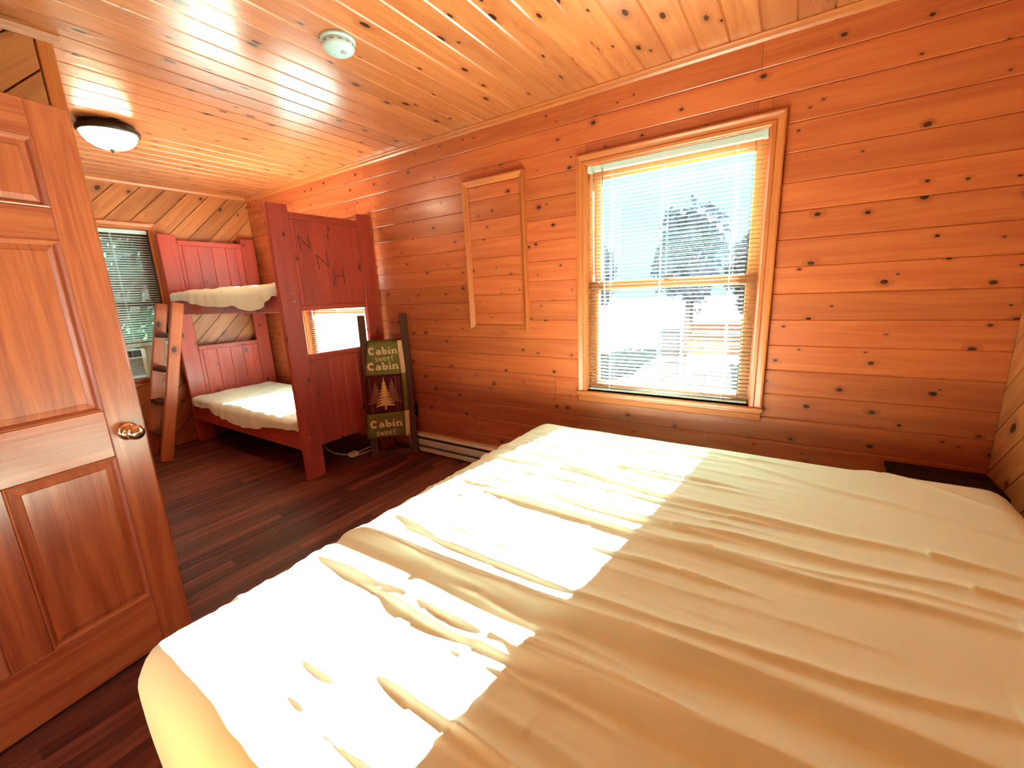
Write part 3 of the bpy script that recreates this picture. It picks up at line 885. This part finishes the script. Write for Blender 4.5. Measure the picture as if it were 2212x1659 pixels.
# ------------------------------------------------------------------ framed panel on the wall
FX0, FX1, FZ0, FZ1 = -1.998, -1.495, 1.073, 2.100
fp = thing('wall_panel', 'framed knotty pine panel hung on the wall left of the window', 'wall panel', ((FX0 + FX1) / 2, YW, FZ0))
FPROF = [(0, 0), (0.0, 0.020), (0.010, 0.026), (0.030, 0.040), (0.037, 0.040), (0.040, 0.034), (0.040, 0)]
i0, i1, j0, j1 = FX0 + 0.040, FX1 - 0.040, FZ0 + 0.040, FZ1 - 0.040
moulding('frame_rail', FPROF, (i0, YW, j1), (i1, YW, j1), (0, 0, 1), (0, -1, 0), LADW if False else OAK, fp, 1, 1)
moulding('frame_rail', FPROF, (i0, YW, j0), (i1, YW, j0), (0, 0, -1), (0, -1, 0), OAK, fp, 1, 1)
moulding('frame_stile', FPROF, (i0, YW, j0), (i0, YW, j1), (-1, 0, 0), (0, -1, 0), OAK, fp, 1, 1)
moulding('frame_stile', FPROF, (i1, YW, j0), (i1, YW, j1), (1, 0, 0), (0, -1, 0), OAK, fp, 1, 1)
z1 = j1; zs = [j1] + [q for q in (1.968, 1.840, 1.713, 1.583, 1.457, 1.328, 1.199) if j0 < q < j1] + [j0]
for i in range(len(zs) - 1):
    vboard('panel_board', i0 - 0.004, i1 + 0.004, zs[i + 1], zs[i], (0, YW, 0), (1, 0, 0), (0, 0, 1), (0, -1, 0), PINE, fp, (random.uniform(0, 60), random.uniform(0, 60)), thick=0.014)

# ------------------------------------------------------------------ baseboard heater and outlet
hx0, hx1 = -2.74, 0.40
ht = thing('baseboard_heater', 'long beige electric baseboard heater along the window wall behind the bed', 'heater', ((hx0 + hx1) / 2, YW, 0))
box('back_plate', (hx0, YW - 0.012, 0.012), (hx1, YW - 0.001, 0.170), ALMOND, ht, 0.002)
moulding('top_cover', [(0, 0), (0.0, 0.050), (0.016, 0.062), (0.020, 0.062), (0.010, 0.040), (0.010, 0)], (hx0, YW - 0.004, 0.172), (hx1, YW - 0.004, 0.172), (0, 0, -1), (0, -1, 0), ALMOND, ht)
box('front_panel', (hx0, YW - 0.066, 0.072), (hx1, YW - 0.056, 0.128), ALMOND, ht, 0.004)
box('lower_lip', (hx0, YW - 0.064, 0.014), (hx1, YW - 0.010, 0.050), ALMOND, ht, 0.004)
box('heating_element', (hx0 + 0.03, YW - 0.050, 0.060), (hx1 - 0.03, YW - 0.014, 0.150), DARKP, ht, 0.002)
for a in (hx0 - 0.004, hx1):
    box('end_cap', (a, YW - 0.067, 0.0), (a + 0.004, YW - 0.001, 0.174), ALMOND, ht, 0.001)
ot = thing('wall_outlet', 'brown wall outlet with pale edged cover plate beside the quilt rack', 'outlet', (-2.700, YW, 0.365))
box('plate_rim', (-2.736, YW - 0.004, 0.304), (-2.664, YW - 0.0005, 0.426), TANQ, ot, 0.002, label='pale plate edge')
box('cover_plate', (-2.734, YW - 0.007, 0.306), (-2.667, YW - 0.003, 0.424), DARKW, ot, 0.002)
for zc in (0.342, 0.388):
    box('socket', (-2.716, YW - 0.009, zc - 0.014), (-2.686, YW - 0.006, zc + 0.014), BLACKW, ot, 0.003)

# ------------------------------------------------------------------ quilt rack with quilt
RL = Vector((-2.861, 2.145, 0)); RE = Vector((0.687, 0.727, 0)); RF = Vector((-0.065, 0.061, 0.996)); RN = Vector((0.724, -0.684, 0.089))
RE.normalize(); RN = RE.cross(RF).normalized() if RE.cross(RF).dot(RN) > 0 else RF.cross(RE).normalized()
def rp(e, f, n=0.0): return RL + RE * e + RF * f + RN * n
rack = thing('quilt_rack', 'dark wooden blanket ladder standing between the bunk bed and the heater', 'quilt rack', tuple(RL + RE * 0.165))
for e in (0.0, 0.333):
    beam('rail', rp(e, 0.004, -0.012), rp(e, 1.211, -0.012), 0.058, 0.024, RE, DARKW, rack, 0.004)
beam('bottom_bar', rp(0.029, 0.032, -0.012), rp(0.304, 0.032, -0.012), 0.060, 0.020, RF, DARKW, rack, 0.003)
for f in (0.34, 0.66, 0.975):
    beam('cross_bar', rp(0.029, f, -0.012), rp(0.304, f, -0.012), 0.030, 0.018, RF, DARKW, rack, 0.004)

qt = thing('quilt', 'folded cabin quilt in green and maroon with pine tree, draped over the rack', 'quilt', tuple(rp(0.13, 0.19, 0.03)))
def edgeL(f): return -0.050 + 0.046 * max(0.0, min(1.0, (f - 0.19) / 0.60)) + 0.040 * max(0.0, (f - 0.78) / 0.22)
def edgeR(f): return 0.268 + 0.012 * math.sin((f - 0.19) / 0.8 * PI)
def qsurf(e, f):
    """front surface height of the quilt above the rack plane"""
    bulge = 0.030 + 0.010 * noise.noise(Vector((e * 9, f * 5, 2.0))) + 0.004 * noise.noise(Vector((e * 30, f * 22, 5.0)))
    top = max(0.0, (f - 0.955) / 0.045)
    return bulge - 0.028 * top * top
def quilt_band(nm, f0, f1, mt, lab):
    nf = max(4, int((f1 - f0) / 0.02)); ne = 18; verts = []; faces = []; uvs = []
    for i in range(nf + 1):
        f = f0 + (f1 - f0) * i / nf
        for j in range(ne + 1):
            t = j / ne; e = edgeL(f) + (edgeR(f) - edgeL(f)) * t
            side = min(1.0, min(t, 1 - t * 0.999) / 0.05)
            verts.append(rp(e, f, qsurf(e, f) - 0.012 * (1 - side))); uvs.append((e, f))
    w = ne + 1
    for i in range(nf):
        for j in range(ne): faces.append([i * w + j, i * w + j + 1, (i + 1) * w + j + 1, (i + 1) * w + j])
    nb = len(verts)
    for k_ in range(nb): verts.append(Vector(verts[k_]) - RN * 0.010); uvs.append(uvs[k_])
    for i in range(nf):
        for j in (0, ne):
            a = i * w + j; b = (i + 1) * w + j; faces.append([a, b, nb + b, nb + a])
    for j in range(ne):
        for i in (0, nf):
            a = i * w + j; faces.append([a, a + 1, nb + a + 1, nb + a])
    for i in range(nf):
        for j in range(ne): faces.append([nb + i * w + j, nb + (i + 1) * w + j, nb + (i + 1) * w + j + 1, nb + i * w + j + 1])
    o = mesh_from(nm, verts, faces, mt, qt, uvs=uvs, off=(0, 0), label=lab, smooth=True); fix_normals(o.data); return o
QB1 = quilt_band('quilt_block', 0.714, 1.000, GREENQ, 'green block with lettering')
QB2 = quilt_band('quilt_block', 0.394, 0.712, MAROONQ, 'maroon block with pine trees')
QB3 = quilt_band('quilt_block', 0.188, 0.392, GREENQ, 'lower green block with lettering')
def fold_edge(f0, f1, mt, lab):
    n = 8; verts = []; faces = []
    for i in range(n + 1):
        f = f0 + (f1 - f0) * i / n; er = edgeR(f); wd = 0.037
        pr = [(er - 0.001, 0.024), (er + wd * 0.5, 0.026), (er + wd, 0.016), (er + wd, 0.004), (er - 0.001, 0.004)]
        for (e, nn) in pr: verts.append(rp(e, f, nn + 0.003 * noise.noise(Vector((e * 20, f * 14, 8)))))
    for i in range(n):
        for j in range(5):
            k_ = (j + 1) % 5; faces.append([i * 5 + j, i * 5 + k_, (i + 1) * 5 + k_, (i + 1) * 5 + j])
    faces += [[0, 1, 2, 3, 4], [n * 5 + j for j in range(5)]]
    o = mesh_from('folded_edge', verts, faces, mt, qt, label=lab, smooth=True); fix_normals(o.data)
fold_edge(0.716, 0.990, CREAMQ, 'cream folded edge'); fold_edge(0.397, 0.714, GREENQ, 'green folded edge'); fold_edge(0.176, 0.395, CREAMQ, 'cream folded edge')
# back flap and the fold over the bar
verts = []; faces = []
prof = [(0.996, 0.026), (1.004, 0.012), (1.006, -0.010), (1.000, -0.030), (0.980, -0.040), (0.60, -0.046)]
for e in (0.0, 0.3):
    for f, n in prof: verts.append(rp(0.012 + e * 0.93, f, n))
for e in (0.0, 0.3):
    for f, n in prof: verts.append(rp(0.012 + e * 0.93, f - 0.008, n * 0.6))
L6 = len(prof)
for i in range(L6 - 1):
    faces.append([i, i + 1, L6 + i + 1, L6 + i]); faces.append([2 * L6 + i, 3 * L6 + i, 3 * L6 + i + 1, 2 * L6 + i + 1])
    faces.append([i, 2 * L6 + i, 2 * L6 + i + 1, i + 1]); faces.append([L6 + i, L6 + i + 1, 3 * L6 + i + 1, 3 * L6 + i])
o = mesh_from('top_fold', verts, faces, GREENQ, qt, smooth=True); fix_normals(o.data)

# lettering as flat cloth strokes on the quilt
def ribbon(lst, mt, nm, par=qt):
    """lst of (points in (e, f), width)"""
    verts = []; faces = []
    for pts, wd in lst:
        dense = []
        for i in range(len(pts) - 1):
            for k_ in range(4): dense.append(tuple(pts[i][q] + (pts[i + 1][q] - pts[i][q]) * k_ / 4 for q in (0, 1)))
        dense.append(pts[-1])
        b = len(verts)
        for i, p in enumerate(dense):
            a = dense[max(i - 1, 0)]; c = dense[min(i + 1, len(dense) - 1)]
            tx, ty = c[0] - a[0], c[1] - a[1]; l = math.hypot(tx, ty) or 1
            nx_, ny_ = -ty / l, tx / l
            for sg in (-1, 1):
                e, f = p[0] + nx_ * wd / 2 * sg, p[1] + ny_ * wd / 2 * sg
                verts.append(rp(e, f, qsurf(e, f) + 0.0022))
        for i in range(len(dense) - 1): faces.append([b + 2 * i, b + 2 * i + 1, b + 2 * i + 3, b + 2 * i + 2])
    return mesh_from(nm, verts, faces, mt, par)
def arc(cx, cy, rx, ry, a0, a1, n=10):
    return [(cx + rx * math.cos(math.radians(a0 + (a1 - a0) * i / n)), cy + ry * math.sin(math.radians(a0 + (a1 - a0) * i / n))) for i in range(n + 1)]
GL = {
    'C': (0.95, [(arc(0.46, 0.5, 0.34, 0.40, 45, 315), 0.24), ([(0.72, 0.66), (0.72, 0.94)], 0.10)]),
    'a': (0.80, [(arc(0.34, 0.20, 0.22, 0.16, 0, 360), 0.16), ([(0.60, 0.02), (0.60, 0.50)], 0.20), (arc(0.38, 0.46, 0.22, 0.14, 0, 150), 0.13), ([(0.52, 0.05), (0.78, 0.05)], 0.10)]),
    'b': (0.85, [([(0.22, 0.02), (0.22, 0.98)], 0.21), (arc(0.46, 0.28, 0.23, 0.22, -180, 180), 0.18), ([(0.04, 0.93), (0.24, 0.93)], 0.10)]),
    'i': (0.46, [([(0.22, 0.03), (0.22, 0.58)], 0.21), ([(0.04, 0.05), (0.42, 0.05)], 0.10), ([(0.04, 0.54), (0.22, 0.54)], 0.10), ([(0.14, 0.84), (0.32, 0.84)], 0.17)]),
    'n': (0.90, [([(0.20, 0.03), (0.20, 0.58)], 0.21), (arc(0.44, 0.38, 0.22, 0.19, 160, 0), 0.15), ([(0.66, 0.40), (0.66, 0.03)], 0.20), ([(0.04, 0.05), (0.38, 0.05)], 0.10), ([(0.50, 0.05), (0.86, 0.05)], 0.10), ([(0.04, 0.54), (0.22, 0.54)], 0.10)]),
    's': (0.50, [([(0.44, 0.58), (0.30, 0.66), (0.14, 0.58), (0.16, 0.42), (0.36, 0.32), (0.42, 0.14), (0.26, 0.02), (0.08, 0.10)], 0.075)]),
    'w': (0.66, [([(0.06, 0.64), (0.18, 0.03), (0.32, 0.52), (0.46, 0.03), (0.60, 0.64)], 0.075)]),
    'e': (0.52, [([(0.08, 0.34), (0.42, 0.38), (0.40, 0.58), (0.24, 0.66), (0.10, 0.52), (0.08, 0.22), (0.20, 0.04), (0.42, 0.10)], 0.075)]),
    't': (0.42, [([(0.22, 1.0), (0.20, 0.20), (0.28, 0.04), (0.40, 0.06)], 0.075), ([(0.06, 0.66), (0.40, 0.70)], 0.065)]),
}
def word(txt, e0, e1, f0, f1, mt, h=None):
    par = QB1 if f0 > 0.7 else QB3
    tot = sum(GL[c][0] for c in txt); sx = (e1 - e0) / tot; sy = (h or (f1 - f0))
    lst = []; x = e0
    for c in txt:
        wd, strokes = GL[c]
        for pts, w in strokes:
            lst.append(([(x + p[0] * sx, f0 + p[1] * sy) for p in pts], w * 1.22 * (sx * 0.55 + sy * 0.45)))
        x += wd * sx
    return ribbon(lst, mt, 'lettering', par)
word('Cabin', 0.032, 0.268, 0.885, 0.945, CREAMQ)
word('sweet', 0.074, 0.228, 0.828, 0.876, CREAMQ)
word('Cabin', 0.014, 0.266, 0.757, 0.820, CREAMQ)
word('Cabin', -0.012, 0.254, 0.272, 0.335, CREAMQ)
word('sweet', 0.024, 0.190, 0.203, 0.256, CREAMQ)
# pine trees: jagged tiers
def pine(nm, ce, f0, f1, hw, mt, tiers=8):
    verts = []; faces = []
    def v(e, f): verts.append(rp(e, f, qsurf(e, f) + (0.0030 if mt is GOLDQ else 0.0022))); return len(verts) - 1
    hgt = f1 - f0
    for k_ in range(tiers):
        fa = f0 + hgt * (0.08 + 0.80 * k_ / tiers); fb = fa + hgt * 0.92 / tiers * 1.7
        fb = min(fb, f1)
        w = hw * (1 - 0.92 * (k_ / tiers) ** 0.85) + 0.004
        for sg in (-1, 1):
            n = 4
            for q in range(n):
                e1 = ce + sg * w * (q + 1) / n; drop = 0.010 * (q + 1) / n * (0.6 + 0.8 * random.random())
                a = v(ce + sg * w * (q - 0.2) / n, fb - (fb - fa) * (q / n)); b = v(e1, fa - drop + 0.012 * ((n - q) / n)); c = v(ce + sg * w * max(q - 0.5, 0) / n, fa + 0.002)
                faces.append([a, b, c] if sg > 0 else [a, c, b])
    a = v(ce - 0.003, f1); b = v(ce + 0.003, f1); c = v(ce + 0.007, f0 - 0.008); d = v(ce - 0.007, f0 - 0.008)
    faces.append([a, d, c, b])
    return mesh_from(nm, verts, faces, mt, QB2, label={'dusky_quilt_cloth': 'dusky pine tree motif', 'gold_quilt_cloth': 'gold pine tree motif'}[mt.name])
pine('tree_motif', 0.062, 0.462, 0.660, 0.080, PINKQ, 6)
pine('tree_motif', 0.192, 0.462, 0.685, 0.080, PINKQ, 7)
pine('tree_motif', 0.128, 0.432, 0.692, 0.078, GOLDQ, 8)
ribbon([([(0.045 + 0.0, 0.20), (0.045, 0.39)], 0.002), ([(0.205, 0.20), (0.205, 0.39)], 0.002), ([(0.02, 0.40), (0.012, 0.70)], 0.002),
        ([(0.225, 0.40), (0.228, 0.70)], 0.003), ([(0.25, 0.42), (0.252, 0.69)], 0.002), ([(0.052, 0.72), (0.055, 0.76)], 0.002), ([(0.053, 0.82), (0.057, 0.885)], 0.002)], TANQ, 'quilting_stitch')

# ------------------------------------------------------------------ cord on the floor by the bunk
cd = thing('power_cord', 'bundled cream power cord with plug lying on the floor under the bunk end', 'cord', (-3.11, 2.10, 0))
def cordpath(pts): return [(p[0], p[1], p[2] if len(p) > 2 else 0.006) for p in pts]
tube('cord_run', cordpath([(-3.60, 2.13), (-3.45, 2.08), (-3.33, 2.05), (-3.22, 2.058), (-3.14, 2.085), (-3.11, 2.10)]), 0.006, CREAMCORD, cd, 7)
tube('cord_loop', cordpath([(-3.11, 2.12, 0.010), (-3.125, 2.20), (-3.145, 2.30), (-3.10, 2.318), (-3.062, 2.265), (-3.058, 2.20), (-3.055, 2.12, 0.010)]), 0.006, CREAMCORD, cd, 7)
hl = []
for i in range(40):
    t = i / 39; a = t * 2 * PI * 3.2
    hl.append((-3.092 + 0.030 * math.cos(a) + 0.012 * math.sin(2.3 * a), 2.092 + 0.034 * math.sin(a), 0.010 + 0.022 * abs(math.sin(a * 0.5 + t))))
tube('cord_knot', hl, 0.0085, CREAMCORD, cd, 7)
box('plug', (-3.110, 2.072, 0.004), (-3.076, 2.098, 0.034), CREAMCORD, cd, 0.006)

# ------------------------------------------------------------------ nightstand in the right corner
NX0, NX1, NY0, NY1, NZ = 0.424, 0.757, 2.240, 2.492, 0.495
ns = thing('nightstand', 'black nightstand in the right corner between the bed and the wall', 'nightstand', ((NX0 + NX1) / 2, (NY0 + NY1) / 2, 0))
box('top', (NX0, NY0, NZ - 0.022), (NX1, NY1, NZ), BLACKW, ns, 0.005)
box('side_panel', (NX0 + 0.016, NY0 + 0.010, 0.05), (NX1 - 0.012, NY0 + 0.028, NZ - 0.022), BLACKW, ns, 0.003)
box('side_panel', (NX0 + 0.016, NY1 - 0.028, 0.05), (NX1 - 0.012, NY1 - 0.010, NZ - 0.022), BLACKW, ns, 0.003)
box('back_panel', (NX1 - 0.030, NY0 + 0.028, 0.05), (NX1 - 0.018, NY1 - 0.028, NZ - 0.022), BLACKW, ns, 0.002)
for (a, b) in ((0.07, 0.26), (0.268, NZ - 0.03)):
    d = box('drawer', (NX0 + 0.006, NY0 + 0.030, a), (NX1 - 0.05, NY1 - 0.030, b), BLACKW, ns, 0.004)
    lathe('drawer_knob', [(0.0, 0), (0.008, 0), (0.007, 0.010), (0.014, 0.018), (0.012, 0.026), (0.0, 0.028)], (NX0 + 0.006, (NY0 + NY1) / 2, (a + b) / 2), (-1, 0, 0), BRONZE, d, 14)
for x in (NX0 + 0.014, NX1 - 0.054):
    for y in (NY0 + 0.014, NY1 - 0.06):
        box('leg', (x, y, 0.0), (x + 0.04, y + 0.04, 0.05), BLACKW, ns, 0.003)

# ------------------------------------------------------------------ the bed
BXa, BXb, BYa, BYb, BZ = -1.270, 0.735, 0.170, 2.205, 0.555
bed = thing('double_bed', 'wide bed under a wrinkled white sheet with sunlight across its foot', 'bed', ((BXa + BXb) / 2, (BYa + BYb) / 2, 0))
FOLDS = [   # (points along the ridge, height, half width)
    ([(-1.309, 0.773), (-1.038, 0.779), (-0.700, 0.790), (-0.339, 0.804), (-0.068, 0.822), (0.271, 0.830), (0.564, 0.835)], 0.024, 0.036),
    ([(-1.264, 0.632), (-0.959, 0.643), (-0.711, 0.643), (-0.395, 0.641), (-0.090, 0.664), (0.045, 0.677), (0.451, 0.688)], 0.022, 0.030),
    ([(-1.287, 0.942), (-0.858, 0.892), (-0.677, 0.880), (-0.418, 0.876), (-0.181, 0.871), (-0.023, 0.880), (0.102, 0.903), (0.406, 0.971)], 0.015, 0.022),
    ([(-1.241, 1.281), (-0.734, 1.253), (-0.384, 1.232), (-0.124, 1.239), (0.124, 1.232), (0.485, 1.253)], 0.014, 0.020),
    ([(-1.241, 1.343), (-0.666, 1.334), (-0.361, 1.343), (-0.068, 1.363), (0.237, 1.354), (0.440, 1.388)], 0.012, 0.018),
    ([(-1.264, 1.563), (-0.767, 1.608), (-0.361, 1.537), (-0.079, 1.515), (0.192, 1.503), (0.384, 1.512)], 0.014, 0.020),
    ([(-0.135, 1.247), (0.124, 1.273), (0.327, 1.298), (0.542, 1.309)], 0.007, 0.016),
    ([(-0.226, 2.009), (0.293, 1.842), (0.677, 1.738)], 0.007, 0.018),
    ([(0.169, 2.212), (0.327, 2.156), (0.734, 1.896)], 0.007, 0.018),
    ([(-0.846, 0.993), (-0.451, 1.016), (0.056, 1.050)], 0.004, 0.014),
    ([(-1.072, 1.095), (-0.621, 1.112), (-0.339, 1.106)], 0.005, 0.012),
    ([(-1.185, 1.715), (-0.790, 1.744), (-0.226, 1.693)], 0.006, 0.014),
    ([(-1.185, 1.873), (-0.677, 1.890), (-0.113, 1.851)], 0.005, 0.014),
    ([(-1.016, 1.433), (-0.564, 1.450), (-0.169, 1.433)], 0.005, 0.012),
    ([(-0.339, 0.508), (0.056, 0.485), (0.451, 0.474)], 0.006, 0.02),
    ([(-1.129, 0.451), (-0.813, 0.491), (-0.451, 0.508)], 0.007, 0.016),
    ([(-1.106, 0.339), (-0.790, 0.389), (-0.474, 0.418)], 0.007, 0.018),
]
rw = random.Random(11)
for i in range(46):
    x0_ = rw.uniform(-1.22, -0.45); L_ = rw.uniform(0.14, 0.42); y0_ = rw.uniform(0.30, 2.10); sl = rw.uniform(-0.10, 0.06)
    FOLDS.append(([(x0_, y0_), (x0_ + L_ * 0.5, y0_ + sl * L_ * 0.4 + rw.uniform(-0.006, 0.006)), (x0_ + L_, y0_ + sl * L_)], rw.uniform(0.006, 0.010), rw.uniform(0.008, 0.013)))
def bed_fold(x, y, z, out, n):
    h = 0.0
    if n.z > 0.05:
        for pts, hh, hw in FOLDS:
            if x < pts[0][0] - 0.12 or x > pts[-1][0] + 0.25 or abs(y - pts[0][1]) > 0.30: continue
            if x <= pts[0][0]: yr = pts[0][1]; fade = max(0.0, 1 - (pts[0][0] - x) / 0.12)
            elif x >= pts[-1][0]: yr = pts[-1][1]; fade = max(0.0, 1 - (x - pts[-1][0]) / 0.25)
            else:
                for i in range(len(pts) - 1):
                    if pts[i][0] <= x <= pts[i + 1][0]:
                        t = (x - pts[i][0]) / (pts[i + 1][0] - pts[i][0]); t = t * t * (3 - 2 * t) * 0.5 + t * 0.5
                        yr = pts[i][1] + (pts[i + 1][1] - pts[i][1]) * t; break
                ln = pts[-1][0] - pts[0][0]; a = min(1.0, (x - pts[0][0]) / min(0.25, ln * 0.5)); b = min(1.0, (pts[-1][0] - x) / min(0.35, ln * 0.5))
                fade = (0.45 + 0.55 * a) * (0.45 + 0.55 * b)
            yr += 0.006 * noise.noise(Vector((x * 5, yr * 3, 1.0)))
            d = y - yr
            w = hw * (0.70 if d < 0 else 1.7)
            q = abs(d) / w
            if q < 3: h += (0.78 + 0.75 * max(0.0, min(1.0, (x + 0.50) / 0.35))) * hh * fade * math.exp(-q ** 1.6)
        foot = max(0.0, min(1.0, (0.35 - x) / 1.3))
        h += 0.0055 * foot * noise.noise(Vector((x * 3.0, y * 26, 3.3)))
        h += 0.0040 * foot * max(0.0, noise.noise(Vector((x * 5.0 + 8, y * 42, 6.1))))
        h += 0.006 * noise.noise(Vector((x * 1.6, y * 2.2, 9.0)))
        h *= max(0.0, min(1.0, n.z * 1.3))
    if out > 0.03:
        k_ = min(1.0, (out - 0.03) / 0.12)
        ang = x * 1.0 + y * 1.0
        h += k_ * (0.008 * noise.noise(Vector((x * 6.5, y * 6.5, z * 2.0))) + 0.006 * noise.noise(Vector((x * 17, y * 17, z * 4.0))))
        lo = max(0.0, (0.36 - z) / 0.2)
    return h
drape('bed_sheet', '', '', BXa, BXb, BYa, BYb, BZ, 0.09, 0.32, 330, 560, SHEET, bed_fold, parent=bed)['label'] = 'wrinkled white sheet'
box('mattress', (BXa + 0.03, BYa + 0.03, 0.30), (BXb - 0.03, BYb - 0.03, BZ - 0.03), SHEET, bed, 0.06, seg=4)
box('box_spring', (BXa + 0.035, BYa + 0.035, 0.16), (BXb - 0.035, BYb - 0.035, 0.298), SHEET, bed, 0.02)
for x in (BXa + 0.10, BXb - 0.16):
    for y in (BYa + 0.10, BYb - 0.16):
        box('leg', (x, y, 0.0), (x + 0.06, y + 0.06, 0.158), BLACKW, bed, 0.004)

# ------------------------------------------------------------------ outside
gd = struct(boxes_mesh('ground', [((-40, -30, -0.60), (40, 60, -0.45))], GRAVEL))
struct(boxes_mesh('ground_reflector', [((-9.5, YW + T + 0.02, -0.45), (-2.6, 7.5, -0.42))], REFLECTOR))  # unseen pale slab, added so the bunk window reflects brightly in the ceiling
def leaf_cloud(nm, c, rad, n, size, mt, parent, seed, shell=0.55):
    rnd = random.Random(seed); verts = []; faces = []
    c = Vector(c)
    for i in range(n):
        while True:
            p = Vector((rnd.uniform(-1, 1), rnd.uniform(-1, 1), rnd.uniform(-1, 1)))
            if shell < p.length < 1: break
        q = p * (0.85 + 0.35 * noise.noise(p * 2.1 + Vector((seed, 0, 0))))
        w = c + Vector((q.x * rad[0], q.y * rad[1], q.z * rad[2]))
        a = Vector((rnd.gauss(0, 1), rnd.gauss(0, 1), rnd.gauss(0, 1))).normalized(); b = a.orthogonal().normalized()
        s = size * rnd.uniform(0.6, 1.3); k_ = len(verts)
        verts += [w - a * s, w + b * s * 0.45, w + a * s, w - b * s * 0.45]; faces.append([k_, k_ + 1, k_ + 2, k_ + 3])
    o = mesh_from(nm, verts, faces, mt, parent); o['kind'] = 'stuff'; return o
def core(nm, c, rad, mt, parent, seed):
    bm = bmesh.new(); bmesh.ops.create_icosphere(bm, subdivisions=3, radius=1)
    for v in bm.verts:
        f = 0.80 + 0.35 * noise.noise(v.co * 1.8 + Vector((seed, 0, 0))); v.co = Vector((v.co.x * rad[0] * f, v.co.y * rad[1] * f, v.co.z * rad[2] * f)) + Vector(c)
    bm.verts.index_update(); verts = [v.co.copy() for v in bm.verts]; faces = [[v.index for v in f.verts] for f in bm.faces]; bm.free()
    return mesh_from(nm, verts, faces, mt, parent, smooth=True)
def tree(x, y, h, r, mt, lab, seed, leaves=1500, group=None, size=0.16):
    t = thing('tree', lab, 'tree', (x, y, -0.45), 'pale trees outside the large window' if y > 8 else 'dark trees outside the far window')
    tube('trunk', [(x, y, -0.45), (x + 0.05, y, h * 0.3), (x, y + 0.05, h * 0.7)], [0.16, 0.12, 0.06], BARK, t, 8)
    core('crown', (x, y, h * 0.60), (r * 0.86, r * 0.86, h * 0.42), mt, t, seed)
    leaf_cloud('foliage', (x, y, h * 0.60), (r, r, h * 0.46), leaves, size, mt, t, seed)
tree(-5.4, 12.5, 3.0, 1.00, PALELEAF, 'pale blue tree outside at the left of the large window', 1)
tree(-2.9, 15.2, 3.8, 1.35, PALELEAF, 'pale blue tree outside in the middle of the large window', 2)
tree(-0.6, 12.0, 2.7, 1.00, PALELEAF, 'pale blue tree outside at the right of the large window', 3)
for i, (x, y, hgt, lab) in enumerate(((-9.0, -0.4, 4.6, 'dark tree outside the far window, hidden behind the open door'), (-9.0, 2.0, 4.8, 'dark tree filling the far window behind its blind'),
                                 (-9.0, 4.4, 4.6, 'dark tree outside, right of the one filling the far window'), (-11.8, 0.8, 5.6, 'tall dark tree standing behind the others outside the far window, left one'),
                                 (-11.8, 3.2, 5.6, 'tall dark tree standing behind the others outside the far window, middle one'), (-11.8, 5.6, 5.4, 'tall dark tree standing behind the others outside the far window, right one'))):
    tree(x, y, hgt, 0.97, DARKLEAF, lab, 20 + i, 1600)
bush = thing('bush', 'bright green leafy bush outside the far window above the air conditioner', 'bush', (-6.45, 1.75, -0.45))
tube('stem', [(-6.45, 1.75, -0.45), (-6.45, 1.72, 0.5), (-6.43, 1.75, 1.0)], [0.03, 0.022, 0.01], BARK, bush, 6)
leaf_cloud('foliage', (-6.45, 1.78, 0.74), (0.42, 0.46, 0.58), 420, 0.085, LEAF, bush, 5, 0.2)
fence = thing('fence', 'tan board fence outside, seen low through the large window', 'fence', (-1.25, 9.0, -0.45))
for i in range(6):
    z = -0.05 + i * 0.11
    box('fence_board', (-1.80, 8.98, z), (-0.60, 9.02, z + 0.10), FENCEW, fence, 0.004)
for x in (-1.75, -0.65):
    box('fence_post', (x - 0.04, 9.03, -0.45), (x + 0.04, 9.11, 0.66), FENCEW, fence, 0.004)
bn = thing('storage_bin', 'dark storage bin outside, left of the tan fence through the large window', 'bin', (-2.02, 9.0, -0.45))
box('tub', (-2.24, 8.8, -0.45), (-1.82, 9.15, 0.42), DARKP, bn, 0.03)
box('lid', (-2.26, 8.78, 0.425), (-1.81, 9.17, 0.48), DARKP, bn, 0.02)
